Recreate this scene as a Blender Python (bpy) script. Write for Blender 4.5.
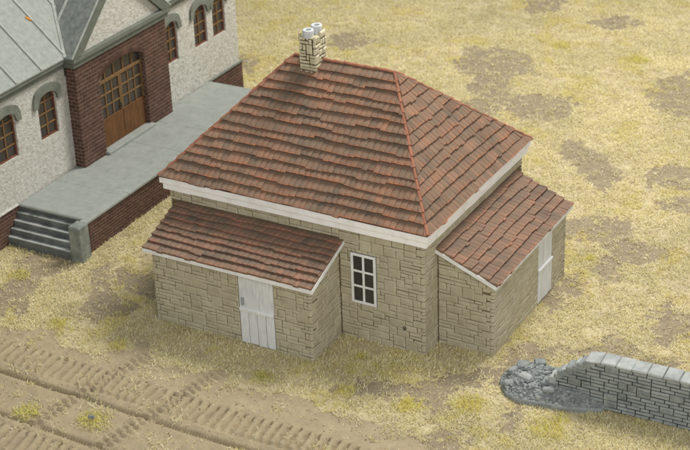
import bpy, math, random
import numpy as np
from mathutils import Vector, Matrix

for o in list(bpy.data.objects): bpy.data.objects.remove(o)
scene = bpy.context.scene
COL = scene.collection

# ------------------------------------------------------------------ camera
CAM = Vector((15.703, -30.821, 21.785))
yaw, pitch, roll = 0.52724, 0.47875, -0.03732
fw = Vector((-math.sin(yaw)*math.cos(pitch), math.cos(yaw)*math.cos(pitch), -math.sin(pitch)))
rt = Vector((math.cos(yaw), math.sin(yaw), 0)); up = rt.cross(fw)
r2 = math.cos(roll)*rt + math.sin(roll)*up; u2 = -math.sin(roll)*rt + math.cos(roll)*up
cam = bpy.data.objects.new('camera', bpy.data.cameras.new('camera')); COL.objects.link(cam)
cam.matrix_world = Matrix(((r2.x, u2.x, -fw.x, CAM.x), (r2.y, u2.y, -fw.y, CAM.y), (r2.z, u2.z, -fw.z, CAM.z), (0, 0, 0, 1)))
cam.data.lens = 82.71; cam.data.sensor_width = 36; cam.data.clip_end = 500
cam.data.dof.use_dof = True; cam.data.dof.focus_distance = 39.5; cam.data.dof.aperture_fstop = 0.75
scene.camera = cam

# ------------------------------------------------------------------ light: soft studio light over a table-top layout
world = bpy.data.worlds.new('World'); scene.world = world; world.use_nodes = True
world.node_tree.nodes['Background'].inputs[0].default_value = (0.93, 0.97, 1.0, 1)
world.node_tree.nodes['Background'].inputs[1].default_value = 0.45
def softbox(name, loc, target, size, power, col):
    l = bpy.data.lights.new(name, 'AREA'); l.shape = 'SQUARE'; l.size = size; l.energy = power; l.color = col
    o = bpy.data.objects.new(name, l); COL.objects.link(o); o.location = loc
    o.rotation_euler = (Vector(target)-Vector(loc)).to_track_quat('-Z', 'Y').to_euler()
    return o
softbox('key_softbox', (4, 22, 38), (-4, 2, 0), 14, 20000, (1.0, 0.97, 0.91))
softbox('fill_softbox', (22, -30, 22), (-3, 0, 2), 18, 6800, (1.0, 0.98, 0.95))
scene.view_settings.view_transform = 'Standard'; scene.view_settings.look = 'None'
scene.view_settings.exposure = 0.0; scene.view_settings.gamma = 1.0

# ------------------------------------------------------------------ materials
def mat(name, cols, scale=3.0, detail=6.0, rough=0.85, bump=0.3, bscale=30.0, bdist=0.02, rnd=0.25, rmix=0.0,
        edge=None, edgeamt=1.0, spec=0.25, stretch=None, nlo=0.3, nhi=0.7):
    m = bpy.data.materials.new(name); m.use_nodes = True
    nt = m.node_tree; N = nt.nodes; L = nt.links
    bs = N['Principled BSDF']; bs.inputs['Roughness'].default_value = rough
    bs.inputs['Specular IOR Level'].default_value = spec
    geo = N.new('ShaderNodeNewGeometry'); pos = geo.outputs['Position']
    if stretch:
        mp = N.new('ShaderNodeMapping'); mp.inputs['Scale'].default_value = stretch; L.new(pos, mp.inputs[0]); pos = mp.outputs[0]
    n1 = N.new('ShaderNodeTexNoise'); n1.inputs['Scale'].default_value = scale; n1.inputs['Detail'].default_value = detail
    n1.inputs['Roughness'].default_value = 0.6
    L.new(pos, n1.inputs['Vector'])
    mr = N.new('ShaderNodeMapRange'); mr.inputs[1].default_value = nlo; mr.inputs[2].default_value = nhi; L.new(n1.outputs[0], mr.inputs[0])
    fac = mr.outputs[0]
    at = N.new('ShaderNodeAttribute'); at.attribute_name = 'rnd'
    if rmix > 0:
        mx = N.new('ShaderNodeMix'); mx.inputs[0].default_value = rmix
        L.new(fac, mx.inputs[2]); L.new(at.outputs['Fac'], mx.inputs[3]); fac = mx.outputs[0]
    rp = N.new('ShaderNodeValToRGB'); els = rp.color_ramp.elements
    while len(els) < len(cols): els.new(0.5)
    for i, c in enumerate(cols):
        els[i].position = i/(len(cols)-1); els[i].color = (*c, 1)
    L.new(fac, rp.inputs[0]); col = rp.outputs[0]
    if rnd > 0:
        m2 = N.new('ShaderNodeMapRange'); m2.inputs[3].default_value = 1-rnd; m2.inputs[4].default_value = 1+rnd; L.new(at.outputs['Fac'], m2.inputs[0])
        vm = N.new('ShaderNodeVectorMath'); vm.operation = 'SCALE'; L.new(col, vm.inputs[0]); L.new(m2.outputs[0], vm.inputs['Scale']); col = vm.outputs[0]
    if edge:
        ae = N.new('ShaderNodeAttribute'); ae.attribute_name = 'edge'
        n2 = N.new('ShaderNodeTexNoise'); n2.inputs['Scale'].default_value = 2.6; n2.inputs['Detail'].default_value = 4; L.new(geo.outputs['Position'], n2.inputs['Vector'])
        m3 = N.new('ShaderNodeMapRange'); m3.inputs[1].default_value = 0.35; m3.inputs[2].default_value = 0.65; m3.inputs[3].default_value = 0.15; m3.inputs[4].default_value = edgeamt
        L.new(n2.outputs[0], m3.inputs[0])
        mu = N.new('ShaderNodeMath'); mu.operation = 'MULTIPLY'; mu.use_clamp = True; L.new(ae.outputs['Fac'], mu.inputs[0]); L.new(m3.outputs[0], mu.inputs[1])
        me = N.new('ShaderNodeMix'); me.data_type = 'RGBA'; L.new(mu.outputs[0], me.inputs[0]); L.new(col, me.inputs[6]); me.inputs[7].default_value = (*edge, 1); col = me.outputs[2]
    L.new(col, bs.inputs['Base Color'])
    if bump > 0:
        n3 = N.new('ShaderNodeTexNoise'); n3.inputs['Scale'].default_value = bscale; n3.inputs['Detail'].default_value = 5; n3.inputs['Roughness'].default_value = 0.65
        L.new(geo.outputs['Position'], n3.inputs['Vector'])
        b = N.new('ShaderNodeBump'); b.inputs['Strength'].default_value = bump; b.inputs['Distance'].default_value = bdist
        L.new(n3.outputs[0], b.inputs['Height']); L.new(b.outputs[0], bs.inputs['Normal'])
    return m

def srgb(r, g, b):
    f = lambda c: (c/255/12.92) if c/255 <= 0.04045 else ((c/255+0.055)/1.055)**2.4
    return (f(r), f(g), f(b))

MT = {}
MT['stone'] = mat('tan_painted_stone', [srgb(164,155,130), srgb(176,168,144), srgb(188,181,159)], 2.2, rnd=0.05, bump=0.45, bscale=16, edge=srgb(200,190,162), edgeamt=0.35)
MT['mortar'] = mat('brown_joint_wash', [srgb(98,86,62), srgb(120,107,79)], 5, rnd=0, bump=0.4)
MT['chstone'] = mat('cream_chimney_stone', [srgb(176,166,132), srgb(206,198,168)], 5, rnd=0.12, bump=0.4, bscale=22, edge=srgb(226,220,198), edgeamt=0.7)
MT['chmortar'] = mat('dark_chimney_joint', [srgb(62,50,28), srgb(84,68,40)], 6, rnd=0, bump=0.3)
MT['tile'] = mat('terracotta_tile', [srgb(94,85,74), srgb(114,101,86), srgb(128,106,88), srgb(150,110,86)], 1.6, rnd=0.10, rmix=0.42, bump=0.5, bscale=26, edge=srgb(182,116,84), edgeamt=0.9)
MT['tile2'] = mat('brown_terracotta_tile', [srgb(94,85,75), srgb(114,101,87), srgb(128,106,89), srgb(148,112,90)], 1.8, rnd=0.10, rmix=0.42, bump=0.5, bscale=26, edge=srgb(172,118,94), edgeamt=0.9)
MT['under'] = mat('dark_roof_underlay', [srgb(58,38,32), srgb(76,50,42)], 4, rnd=0, bump=0.2)
MT['hip'] = mat('red_hip_tile', [srgb(140,98,78), srgb(160,106,82)], 4, rnd=0.15, bump=0.4, edge=srgb(180,116,92), edgeamt=0.7)
MT['fascia'] = mat('offwhite_fascia_paint', [srgb(230,227,222), srgb(243,242,239), srgb(245,244,242)], 2.5, rnd=0.05, bump=0.35, bscale=10)
MT['white'] = mat('chalky_white_paint', [srgb(216,216,213), srgb(236,236,234)], 4, rnd=0.05, bump=0.3, bscale=14)
MT['doorwhite'] = mat('grey_white_door_paint', [srgb(190,192,192), srgb(214,215,214), srgb(222,223,222)], 3, rnd=0.06, bump=0.3, bscale=24, stretch=(4, 4, 0.8), edge=srgb(222,222,222), edgeamt=0.6)
MT['doorgap'] = mat('grey_door_groove', [srgb(140,143,146), srgb(160,163,166)], 5, rnd=0, bump=0.1)
MT['glass'] = mat('dark_window_glass', [srgb(52,50,48), srgb(68,66,62)], 2, rnd=0.1, rough=0.35, bump=0.05, spec=0.4)
MT['pot'] = mat('white_chimney_pot', [srgb(190,193,194), srgb(210,213,214)], 5, rnd=0.03, bump=0.2)
MT['black'] = mat('hole_black', [srgb(40,36,34), srgb(52,48,44)], 5, rnd=0, bump=0.1)  # near-black for hole and flue: the shade inside put into the colour
# station building
MT['stucco'] = mat('cream_roughcast', [srgb(172,168,156), srgb(198,196,186), srgb(210,208,200)], 7, detail=8, rnd=0, bump=1.0, bscale=11, bdist=0.06)
MT['trim'] = mat('green_grey_trim', [srgb(92,96,86), srgb(110,114,103)], 3, rnd=0.06, bump=0.3, edge=srgb(138,142,132), edgeamt=0.7)
MT['trimdark'] = mat('dark_green_grey_trim', [srgb(58,62,56), srgb(74,78,72)], 3, rnd=0.06, bump=0.3)
MT['metal'] = mat('weathered_grey_sheet', [srgb(130,135,127), srgb(142,146,138), srgb(152,156,147)], 7, detail=9, rnd=0.03, bump=0.25, bscale=9, rough=0.6)
MT['metal2'] = mat('streaked_grey_sheet', [srgb(98,103,99), srgb(118,123,118), srgb(136,140,133)], 6, detail=9, rnd=0.03, bump=0.25, bscale=9, rough=0.6)
MT['seam'] = mat('pale_seam', [srgb(142,145,138), srgb(170,173,165)], 4, rnd=0.05, bump=0.2)
MT['brick'] = mat('maroon_brick', [srgb(68,50,42), srgb(82,60,50), srgb(96,70,58)], 3, rnd=0.16, bump=0.4, bscale=22, edge=srgb(116,88,76), edgeamt=0.5)
MT['bmortar'] = mat('dusky_mortar', [srgb(124,104,94), srgb(142,120,110)], 6, rnd=0, bump=0.3)
MT['concrete'] = mat('grey_painted_concrete', [srgb(132,136,130), srgb(140,144,137), srgb(147,150,143)], 7, detail=12, rnd=0.03, bump=0.3, bscale=18, edge=srgb(178,181,174), edgeamt=0.7)
MT['step'] = mat('dark_grey_step', [srgb(78,82,82), srgb(100,104,102)], 4, detail=8, rnd=0.05, bump=0.3, edge=srgb(172,175,172), edgeamt=1.3)
MT['pier'] = mat('blotched_grey_pier', [srgb(84,90,84), srgb(118,123,115), srgb(142,146,137)], 4, detail=9, rnd=0.0, bump=0.3, edge=srgb(160,164,156), edgeamt=0.8)
MT['wood'] = mat('brown_door_wood', [srgb(78,52,32), srgb(96,64,38), srgb(112,78,48)], 3, rnd=0.08, bump=0.2, stretch=(3, 3, 0.6), edge=srgb(140,104,66), edgeamt=0.5)
MT['bar'] = mat('ochre_glazing_bar', [srgb(108,82,52), srgb(128,100,66)], 5, rnd=0.08, bump=0.2)
MT['redframe'] = mat('red_brown_frame', [srgb(102,64,48), srgb(124,78,60)], 5, rnd=0.08, bump=0.2)
MT['glass2'] = mat('smoky_window_glass', [srgb(50,46,44), srgb(70,64,60)], 3, rnd=0.1, rough=0.3, bump=0.05, spec=0.45)
# ruin, ground
MT['ruin'] = mat('blue_grey_masonry', [srgb(104,109,108), srgb(126,131,129), srgb(150,154,151)], 5, detail=8, rnd=0.10, bump=0.5, bscale=20, edge=srgb(164,168,165), edgeamt=0.6)
MT['ruincap'] = mat('pale_grey_capstone', [srgb(136,140,138), srgb(160,163,160), srgb(178,180,177)], 4, detail=8, rnd=0.05, bump=0.45, bscale=18, edge=srgb(190,192,188), edgeamt=0.7)
MT['ruinjoint'] = mat('dark_grey_joint', [srgb(44,48,48), srgb(62,65,64)], 6, rnd=0, bump=0.3)
MT['leaf'] = mat('orange_scrap', [srgb(176,116,40), srgb(192,134,58)], 8, rnd=0, bump=0.2)
MT['pebble'] = mat('bluish_pebble', [srgb(112,118,118), srgb(138,142,140)], 8, rnd=0, bump=0.3)
MT['grit'] = mat('pale_grit', [srgb(150,136,106), srgb(196,186,160)], 6, rnd=0.3, bump=0)

# ------------------------------------------------------------------ object helpers
ORG = {}
def thing(name, label, cat, at, frame=None, rotz=0.0, group=None):
    o = bpy.data.objects.new(name, None); COL.objects.link(o); o.empty_display_size = 0.3
    at = Vector(at); o.location = (frame @ at) if frame else at; o.rotation_euler = (0, 0, rotz)
    o['label'] = label; o['category'] = cat; o['kind'] = 'thing'
    if group: o['group'] = group
    ORG[o.name] = at
    return o
def obj(name, V, F, m, parent=None, rnd=0.5, E=None, smooth=False, rarr=None):
    V = np.asarray(V, float); lo, hi = V.min(0), V.max(0); c = (lo+hi)/2
    me = bpy.data.meshes.new(name); me.from_pydata((V-c).tolist(), [], F); me.materials.append(MT[m] if isinstance(m, str) else m)
    n = len(V)
    a = me.attributes.new('rnd', 'FLOAT', 'POINT'); a.data.foreach_set('value', np.full(n, rnd, np.float32) if rarr is None else np.asarray(rarr, np.float32))
    if E is not None:
        a = me.attributes.new('edge', 'FLOAT', 'POINT'); a.data.foreach_set('value', np.asarray(E, np.float32))
    if smooth: me.polygons.foreach_set('use_smooth', [True]*len(me.polygons))
    o = bpy.data.objects.new(name, me); COL.objects.link(o); c = Vector(c)
    if parent is not None:
        o.parent = parent; o.location = c-ORG[parent.name]
    else: o.location = c
    ORG[o.name] = c
    return o
class MB:
    def __init__(s): s.V = []; s.F = []; s.R = []; s.E = []
    def add(s, V, F, r=0.5, E=None):
        b = len(s.V); s.V += [tuple(v) for v in V]; s.F += [tuple(b+i for i in f) for f in F]
        s.R += [r]*len(V); s.E += list(E) if E is not None else [0.0]*len(V); return s
    def box(s, a, b, r=0.5, bev=0.0): 
        V, F, E = boxg(a, b, bev); return s.add(V, F, r, E)
    def build(s, name, m, parent=None, smooth=False): return obj(name, s.V, s.F, m, parent, rarr=s.R, E=s.E, smooth=smooth)
def boxg(a, b, bev=0.0):
    x0, y0, z0 = [min(p, q) for p, q in zip(a, b)]; x1, y1, z1 = [max(p, q) for p, q in zip(a, b)]
    if bev <= 0:
        V = [(x0,y0,z0),(x1,y0,z0),(x1,y1,z0),(x0,y1,z0),(x0,y0,z1),(x1,y0,z1),(x1,y1,z1),(x0,y1,z1)]
        return V, [(0,3,2,1),(4,5,6,7),(0,1,5,4),(1,2,6,5),(2,3,7,6),(3,0,4,7)], [0.0]*8
    # bevelled box: 24 vertices, three per corner
    V = []; idx = {}; E = []
    for i in (0, 1):
        for j in (0, 1):
            for k in (0, 1):
                for ax in range(3):
                    p = []
                    for q, (s_, lo, hi) in enumerate(((i, x0, x1), (j, y0, y1), (k, z0, z1))):
                        v = hi if s_ else lo
                        if q != ax: v += -bev if s_ else bev
                        p.append(v)
                    idx[(i, j, k, ax)] = len(V); V.append(tuple(p)); E.append(0.3)
    F = []
    def q4(ax, s_):
        o1, o2 = [t for t in range(3) if t != ax]; f = []
        for (b_, c_) in ((0, 0), (1, 0), (1, 1), (0, 1)):
            t = [0, 0, 0]; t[ax] = s_; t[o1] = b_; t[o2] = c_; f.append(idx[(*t, ax)])
        return f
    for ax in range(3):
        for s_ in (0, 1):
            f = q4(ax, s_); flip = (s_ == 0) ^ (ax == 1)
            F.append(tuple(reversed(f)) if flip else tuple(f))
    for ax in range(3):          # edges along ax
        o1, o2 = [t for t in range(3) if t != ax]
        for b_ in (0, 1):
            for c_ in (0, 1):
                t0 = [0, 0, 0]; t0[o1] = b_; t0[o2] = c_; t1 = list(t0); t1[ax] = 1
                f = (idx[(*t0, o1)], idx[(*t1, o1)], idx[(*t1, o2)], idx[(*t0, o2)])
                F.append(f)
    for i in (0, 1):
        for j in (0, 1):
            for k in (0, 1): F.append((idx[(i, j, k, 0)], idx[(i, j, k, 1)], idx[(i, j, k, 2)]))
    return V, F, E
def box(name, a, b, m, parent, bev=0.0, rnd=0.5, jit=0.0, rng=None):
    V, F, E = boxg(a, b, bev)
    if jit: V = [tuple(c+rng.uniform(-jit, jit) for c in v) for v in V]
    return obj(name, V, F, m, parent, rnd=rnd, E=E)
def prism(poly, d, axis):            # closed prism: 2-D polygon swept along an axis; poly in the two other axes' order
    n = len(poly); V = []
    for t in d:
        for p, q in poly: V.append({'x': (t, p, q), 'y': (p, t, q), 'z': (p, q, t)}[axis])
    F = [tuple(range(n))[::-1], tuple(range(n, 2*n))]
    for i in range(n): F.append((i, (i+1) % n, n+(i+1) % n, n+i))
    return V, F
def clip(poly, a, b, c):             # keep a*s+b*z<=c
    out = []
    for i in range(len(poly)):
        p, q = poly[i], poly[(i+1) % len(poly)]
        fp, fq = a*p[0]+b*p[1]-c, a*q[0]+b*q[1]-c
        if fp <= 0: out.append(p)
        if fp*fq < 0:
            t = fp/(fp-fq); out.append((p[0]+t*(q[0]-p[0]), p[1]+t*(q[1]-p[1])))
    return out
def inset(poly, d):                  # shrink a convex polygon towards its inside
    n = len(poly); cx = sum(p[0] for p in poly)/n; cy = sum(p[1] for p in poly)/n; res = []
    for i in range(n):
        a, b, c = poly[i-1], poly[i], poly[(i+1) % n]
        def nrm(p, q):
            dx, dy = q[0]-p[0], q[1]-p[1]; l = math.hypot(dx, dy) or 1e-6
            nx, ny = -dy/l, dx/l
            if nx*(cx-p[0])+ny*(cy-p[1]) < 0: nx, ny = -nx, -ny
            return nx, ny
        n1, n2 = nrm(a, b), nrm(b, c); den = max(0.35, 1+n1[0]*n2[0]+n1[1]*n2[1])
        res.append((b[0]+d*(n1[0]+n2[0])/den, b[1]+d*(n1[1]+n2[1])/den))
    return res
def area(poly): return abs(sum(poly[i-1][0]*p[1]-p[0]*poly[i-1][1] for i, p in enumerate(poly)))/2
def stone_piece(poly, P, depth=0.035, bev=0.016, gap=0.008, out=0.0, rng=None):
    a = inset(poly, gap); b = inset(poly, gap+bev); n = len(a)
    V = [P(s, z, -depth) for s, z in a]+[P(s, z, out-bev*0.8) for s, z in a]+[P(s, z, out+rng.uniform(-.004, .004)) for s, z in b]
    E = [0.0]*n+[0.5]*n+[1.0]*n
    F = [tuple(range(2*n, 3*n))]
    # a ring further inside keeps the light edge narrow
    c = inset(poly, gap+bev*2.2); 
    if area(c) > 0.002 and min(math.dist(c[i-1], c[i]) for i in range(n)) > 0.02:
        V += [P(s, z, out+rng.uniform(0, .004)) for s, z in c]; E += [0.0]*n
        F = [tuple(range(3*n, 4*n))]+[(2*n+i, 2*n+(i+1) % n, 3*n+(i+1) % n, 3*n+i) for i in range(n)]
    for k in (0, 1):
        for i in range(n): F.append((k*n+i, k*n+(i+1) % n, (k+1)*n+(i+1) % n, (k+1)*n+i))
    return V, F, E
def emit(pieces, name, m, parent_of, limit, stuff_name, frame=None):
    """pieces: (V, F, E, rnd, key, front). The nearest ones facing the camera become parts, the rest one joined part per key."""
    def sc(p):
        c = Vector(np.mean(np.asarray(p[0]), 0)); c = frame @ c if frame else c
        return (c-CAM).length + (0 if p[5] else 1000)
    pieces = sorted(pieces, key=sc); rest = {}
    for i, p in enumerate(pieces):
        if i < limit and p[5]: obj(name, p[0], p[1], m[p[4]] if isinstance(m, dict) else m, parent_of[p[4]], rnd=p[3], E=p[2])
        else: rest.setdefault(p[4], MB()).add(p[0], p[1], p[3], p[2])
    for k, b in rest.items():
        o = b.build(stuff_name, m[k] if isinstance(m, dict) else m, parent_of[k]); o['kind'] = 'stuff'
def ashlar(nx, nz, rng, blocked=None, sizes=None):
    occ = [[False]*nx for _ in range(nz)]
    if blocked:
        for j in range(nz):
            for i in range(nx):
                if blocked(i, j): occ[j][i] = True
    sizes = sizes or [(2,1,3),(3,1,6),(4,1,5),(5,1,3),(2,2,4),(3,2,7),(4,2,5),(5,2,2),(4,3,2),(3,3,2)]
    out = []
    for j in range(nz):
        for i in range(nx):
            if occ[j][i]: continue
            c = [(w, h, p) for w, h, p in sizes if i+w <= nx and j+h <= nz and all(not occ[j+b][i+a] for a in range(w) for b in range(h))]
            if c: w, h, _ = rng.choices(c, [p for *_, p in c])[0]
            else:
                w = h = 1
            # avoid leaving a one-cell sliver
            if h == 1 and i+w == nx-1 and not occ[j][nx-1]: w += 1
            for a in range(w):
                for b in range(h): occ[j+b][i+a] = True
            out.append((i, j, w, h))
    return out

# ================================================================== ground
def vnoise(x, y, sc, seed):
    x = np.asarray(x)/sc+seed*17.3; y = np.asarray(y)/sc+seed*9.1
    xi = np.floor(x).astype(np.int64); yi = np.floor(y).astype(np.int64); fx = x-xi; fy = y-yi
    fx = fx*fx*(3-2*fx); fy = fy*fy*(3-2*fy)
    def h(a, b):
        n = (a*374761393+b*668265263+seed*1442695041) & 0x7fffffff
        n = ((n ^ (n >> 13))*1274126177) & 0x7fffffff
        return ((n ^ (n >> 16)) & 0xffff)/65535.0
    return (h(xi, yi)*(1-fx)+h(xi+1, yi)*fx)*(1-fy)+(h(xi, yi+1)*(1-fx)+h(xi+1, yi+1)*fx)*fy
def fbm(x, y, sc, seed): return 0.5*vnoise(x, y, sc, seed)+0.3*vnoise(x, y, sc/2.1, seed+1)+0.2*vnoise(x, y, sc/4.3, seed+2)
DIRT = [[(-10.87, -3.81), (-9.58, -3.29), (-8.81, -3.76), (-7.74, -3.94), (-7.33, -3.42), (-7.0, -2.76), (-6.46, -2.99), (-5.88, -3.45), (-4.97, -3.42), (-4.53, -2.89), (-4.1, -2.99), (-3.7, -3.41), (-2.83, -3.39), (-1.94, -3.04), (-1.23, -3.37), (-0.37, -3.33), (0.62, -3.12), (1.66, -3.33), (2.5, -4.24), (-7.48, -9.24), (-11.85, -4.29)], [(-1.61, -1.97), (-1.27, -1.6), (-0.69, -1.62), (0.11, -1.63), (0.31, -0.92), (0.89, -0.63), (1.35, -0.2), (2.07, 0.05), (2.47, -0.36), (1.66, -0.86), (1.29, -1.34), (1.39, -1.98), (0.5, -1.83), (-0.02, -2.19), (-0.92, -2.34), (-1.27, -2.41)], [(2.66, -1.2), (2.95, -0.72), (3.47, -0.94), (3.56, -1.65), (3.32, -2.14), (2.9, -1.79)], [(1.46, -2.98), (2.01, -2.7), (2.44, -2.94), (2.55, -3.56), (1.83, -3.92)], [(1.72, 1.14), (1.95, 1.69), (2.72, 1.85), (3.02, 1.14), (2.45, 0.55), (2.18, -0.2), (1.85, 0.05)], [(2.92, 1.63), (3.57, 2.33), (4.28, 2.62), (6.12, 2.67), (6.3, 2.14), (5.03, 2.03), (3.93, 2.12), (3.42, 1.34)], [(1.64, 3.95), (1.57, 4.89), (1.85, 5.52), (2.3, 4.99), (2.27, 3.9), (1.96, 3.39)], [(0.31, 8.4), (0.96, 9.0), (1.98, 9.2), (2.72, 8.44), (3.72, 7.98), (4.01, 7.46), (3.13, 7.3), (2.93, 6.55), (2.67, 5.67), (2.1, 5.77), (2.02, 6.76), (2.16, 7.49), (1.32, 7.91), (0.75, 7.63)], [(4.33, 4.2), (4.82, 4.79), (5.6, 5.06), (5.95, 3.99), (5.28, 3.44), (4.77, 3.52)], [(3.48, 2.77), (3.92, 3.21), (4.55, 2.75), (4.23, 2.17), (3.72, 2.24)], [(-1.86, 13.0), (-1.27, 13.79), (-0.4, 13.68), (0.85, 11.97), (0.81, 10.71), (0.11, 10.99), (-0.93, 12.26)], [(1.21, 12.62), (1.85, 13.41), (2.7, 13.49), (3.15, 12.12), (2.2, 11.83), (1.61, 11.86)], [(2.35, 10.84), (3.32, 11.6), (3.66, 10.58), (2.79, 10.31)], [(-5.5, 16.67), (-4.03, 16.96), (-2.95, 17.25), (-2.24, 15.86), (-2.9, 15.0), (-4.13, 14.79)], [(-8.29, 18.54), (-8.14, 19.95), (-7.28, 20.79), (-5.85, 20.31), (-5.1, 19.13), (-5.74, 18.41), (-5.25, 16.79), (-4.57, 14.78), (-5.28, 13.89), (-6.73, 14.54), (-6.24, 15.93), (-7.1, 17.58), (-7.58, 17.57)], [(-8.86, 26.27), (-7.08, 27.05), (-6.44, 25.26), (-7.64, 24.47)], [(-0.81, 20.25), (0.14, 21.31), (1.53, 17.05), (0.62, 17.18), (-0.33, 17.88)], [(-13.87, 18.75), (-12.85, 19.93), (-11.76, 19.23), (-12.26, 18.08), (-13.2, 17.89)], [(-13.08, -0.39), (-12.73, 0.19), (-11.73, 0.13), (-11.3, -0.59), (-11.48, -1.19), (-10.85, -2.14), (-10.86, -2.98), (-11.58, -3.22), (-12.47, -2.18), (-12.17, -1.4)], [(-10.77, -0.07), (-10.36, 0.52), (-9.71, -0.07), (-9.22, -1.1), (-8.49, -0.98), (-8.09, -1.63), (-8.68, -2.27), (-9.52, -2.33), (-9.95, -1.69), (-9.83, -1.02)], [(-9.87, 0.24), (-9.16, 0.71), (-8.41, 0.05), (-7.99, -0.74), (-8.83, -0.41), (-9.33, -0.4)], [(-15.96, 15.84), (-14.78, 15.81), (-14.34, 14.27), (-14.96, 14.42)], [(-5.42, 24.71), (-4.42, 25.91), (-3.33, 25.16), (-3.99, 23.67)]]
TUFT = [(-3.24, -2.73, 0.26), (-1.45, -0.79, 0.16), (0.63, -2.21, 0.32), (1.97, -1.5, 0.37), (4.1, -1.57, 0.42), (-5.91, -6.18, 0.37), (-9.6, -2.84, 0.26), (-7.6, -6.63, 0.32), (1.86, 6.69, 0.16), (4.18, -1.16, 0.26), (-7.42, -3.08, 0.26), (-1.07, -2.31, 0.26), (-12.29, -1.26, 0.26), (-0.26, 5.21, 0.11), (-2.04, 21.6, 0.32), (-5.27, 21.81, 0.37)]
def inpoly(x, y, poly):
    r = np.zeros(x.shape, bool); n = len(poly)
    for i in range(n):
        (x1, y1), (x2, y2) = poly[i-1], poly[i]
        if y1 == y2: continue
        r ^= ((y1 > y) != (y2 > y)) & (x < (x2-x1)*(y-y1)/(y2-y1)+x1)
    return r
def dirtmask(x, y):
    wx = x+1.1*(fbm(x, y, 0.9, 3)-0.5)+0.5*(vnoise(x, y, 0.16, 8)-0.5); wy = y+1.1*(fbm(x, y, 0.9, 6)-0.5)+0.5*(vnoise(x, y, 0.16, 9)-0.5)
    road = inpoly(wx*0.5+x*0.5, wy*0.5+y*0.5, DIRT[0]); patch = np.zeros(x.shape, bool)
    for p in DIRT[1:]: patch |= inpoly(wx, wy, p)
    return road, patch
def tracks(x, y):
    h = np.zeros(x.shape)
    ss = lambda a, b, t: np.clip((t-a)/(b-a), 0, 1)**2*(3-2*np.clip((t-a)/(b-a), 0, 1))
    wob = 0.12*(vnoise(x, x*0, 2.3, 4)-0.5)
    yy = y+wob
    fade = 1-ss(0.0, 2.2, x)
    def band(y0, y1, ph):
        m = ss(y0-0.03, y0+0.06, yy)*(1-ss(y1-0.06, y1+0.03, yy))
        xs = x+0.06*(vnoise(x, y, 0.7, 12)-0.5)+0.10*(yy-y0)
        t = (xs/0.262+ph) % 1.0
        prof = ss(0.0, 0.20, t)*(1-ss(0.64, 0.78, t))
        amp = 0.19*(0.55+0.6*vnoise(x, y, 1.1, 14))
        return m*(prof*amp-0.10)
    def berm(yc, w, a): return a*np.exp(-((yy-yc)/w)**2)*(0.4+0.9*vnoise(x, y, 0.22, 15))
    h += fade*(band(-5.12, -4.28, 0.1)+band(-8.25, -7.30, 0.45))
    h += fade*(berm(-4.20, 0.09, 0.045)+berm(-7.2, 0.08, 0.035)+berm(-5.20, 0.06, 0.03)+berm(-5.72, 0.14, 0.03)+berm(-7.1, 0.1, 0.02))
    for yc in (-5.46, -6.96):       # narrow serrated furrows
        ser = 0.75+0.35*np.sin((x+0.4*yy)*2*np.pi/0.085)
        h -= fade*0.23*np.exp(-((yy-yc)/0.075)**2)*(0.55+0.6*vnoise(x, y, 1.3, 16))*ser
    for (xa, ya), (xb, yb) in (((-6.42, -2.9), (-7.2, -7.0)), ((-4.36, -3.0), (-5.1, -7.0))):
        t = (y-ya)/(yb-ya); xc = xa+t*(xb-xa); m = np.exp(-((x-xc)/0.21)**6)*ss(-0.05, 0.05, t)*(1-ss(1.0, 1.1, t))
        lug = (y/0.21) % 1.0; sgn = np.where(x > xc, 0.5, 0.0); lug = ((y/0.21)+sgn) % 1.0
        h += m*(0.09*(ss(0, .2, lug)*(1-ss(.5, .7, lug)))-0.035)*(0.5+0.8*vnoise(x, y, 0.9, 18))
    return h
def axis(fine0, fine1, step, lo, hi, inn0, inn1):
    a = list(np.arange(fine0, fine1, step)); s = step; v = fine0
    left = []
    while v > lo: s = min(s*1.08, .11 if v > inn0 else 9.0); v -= s; left.append(v)
    s = step; v = a[-1]; right = []
    while v < hi: s = min(s*1.06, .11 if v < inn1 else 9.0); v += s; right.append(v)
    return np.array(left[::-1]+a+right)
gx = axis(-11.0, 2.0, 0.032, -110, 110, -33, 13); gy = axis(-9.2, -2.6, 0.032, -110, 130, -12, 34)
GX, GY = np.meshgrid(gx, gy)
def ground_h(x, y):
    near = np.exp(-(np.maximum(0, np.hypot(x+4, y-6)-28)/10)**2)
    h = 0.05*(fbm(x, y, 1.6, 21)-0.5)*near+0.04*(fbm(x, y, 0.30, 25)-0.5)*near+0.035*(np.maximum(vnoise(x, y, 0.075, 28), .55)-.6)*near
    return h-0.02+tracks(x, y)
GZ = ground_h(GX, GY)
nx, ny = len(gx), len(gy)
gme = bpy.data.meshes.new('ground')
co = np.stack([GX.ravel(), GY.ravel(), GZ.ravel()], 1)
ii = np.arange(nx*ny).reshape(ny, nx)
qd = np.stack([ii[:-1, :-1].ravel(), ii[:-1, 1:].ravel(), ii[1:, 1:].ravel(), ii[1:, :-1].ravel()], 1)
gme.vertices.add(len(co)); gme.vertices.foreach_set('co', co.ravel())
gme.loops.add(qd.size); gme.loops.foreach_set('vertex_index', qd.ravel().astype(np.int32))
gme.polygons.add(len(qd)); gme.polygons.foreach_set('loop_start', np.arange(0, qd.size, 4, dtype=np.int32))
gme.polygons.foreach_set('use_smooth', np.ones(len(qd), bool))
gme.update(); gme.validate()
rd, pt = dirtmask(GX.ravel(), GY.ravel())
a = gme.attributes.new('rnd', 'FLOAT', 'POINT'); a.data.foreach_set('value', np.where(rd, 0.58, np.where(pt, 0.0, 1.0)).astype(np.float32))
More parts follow.
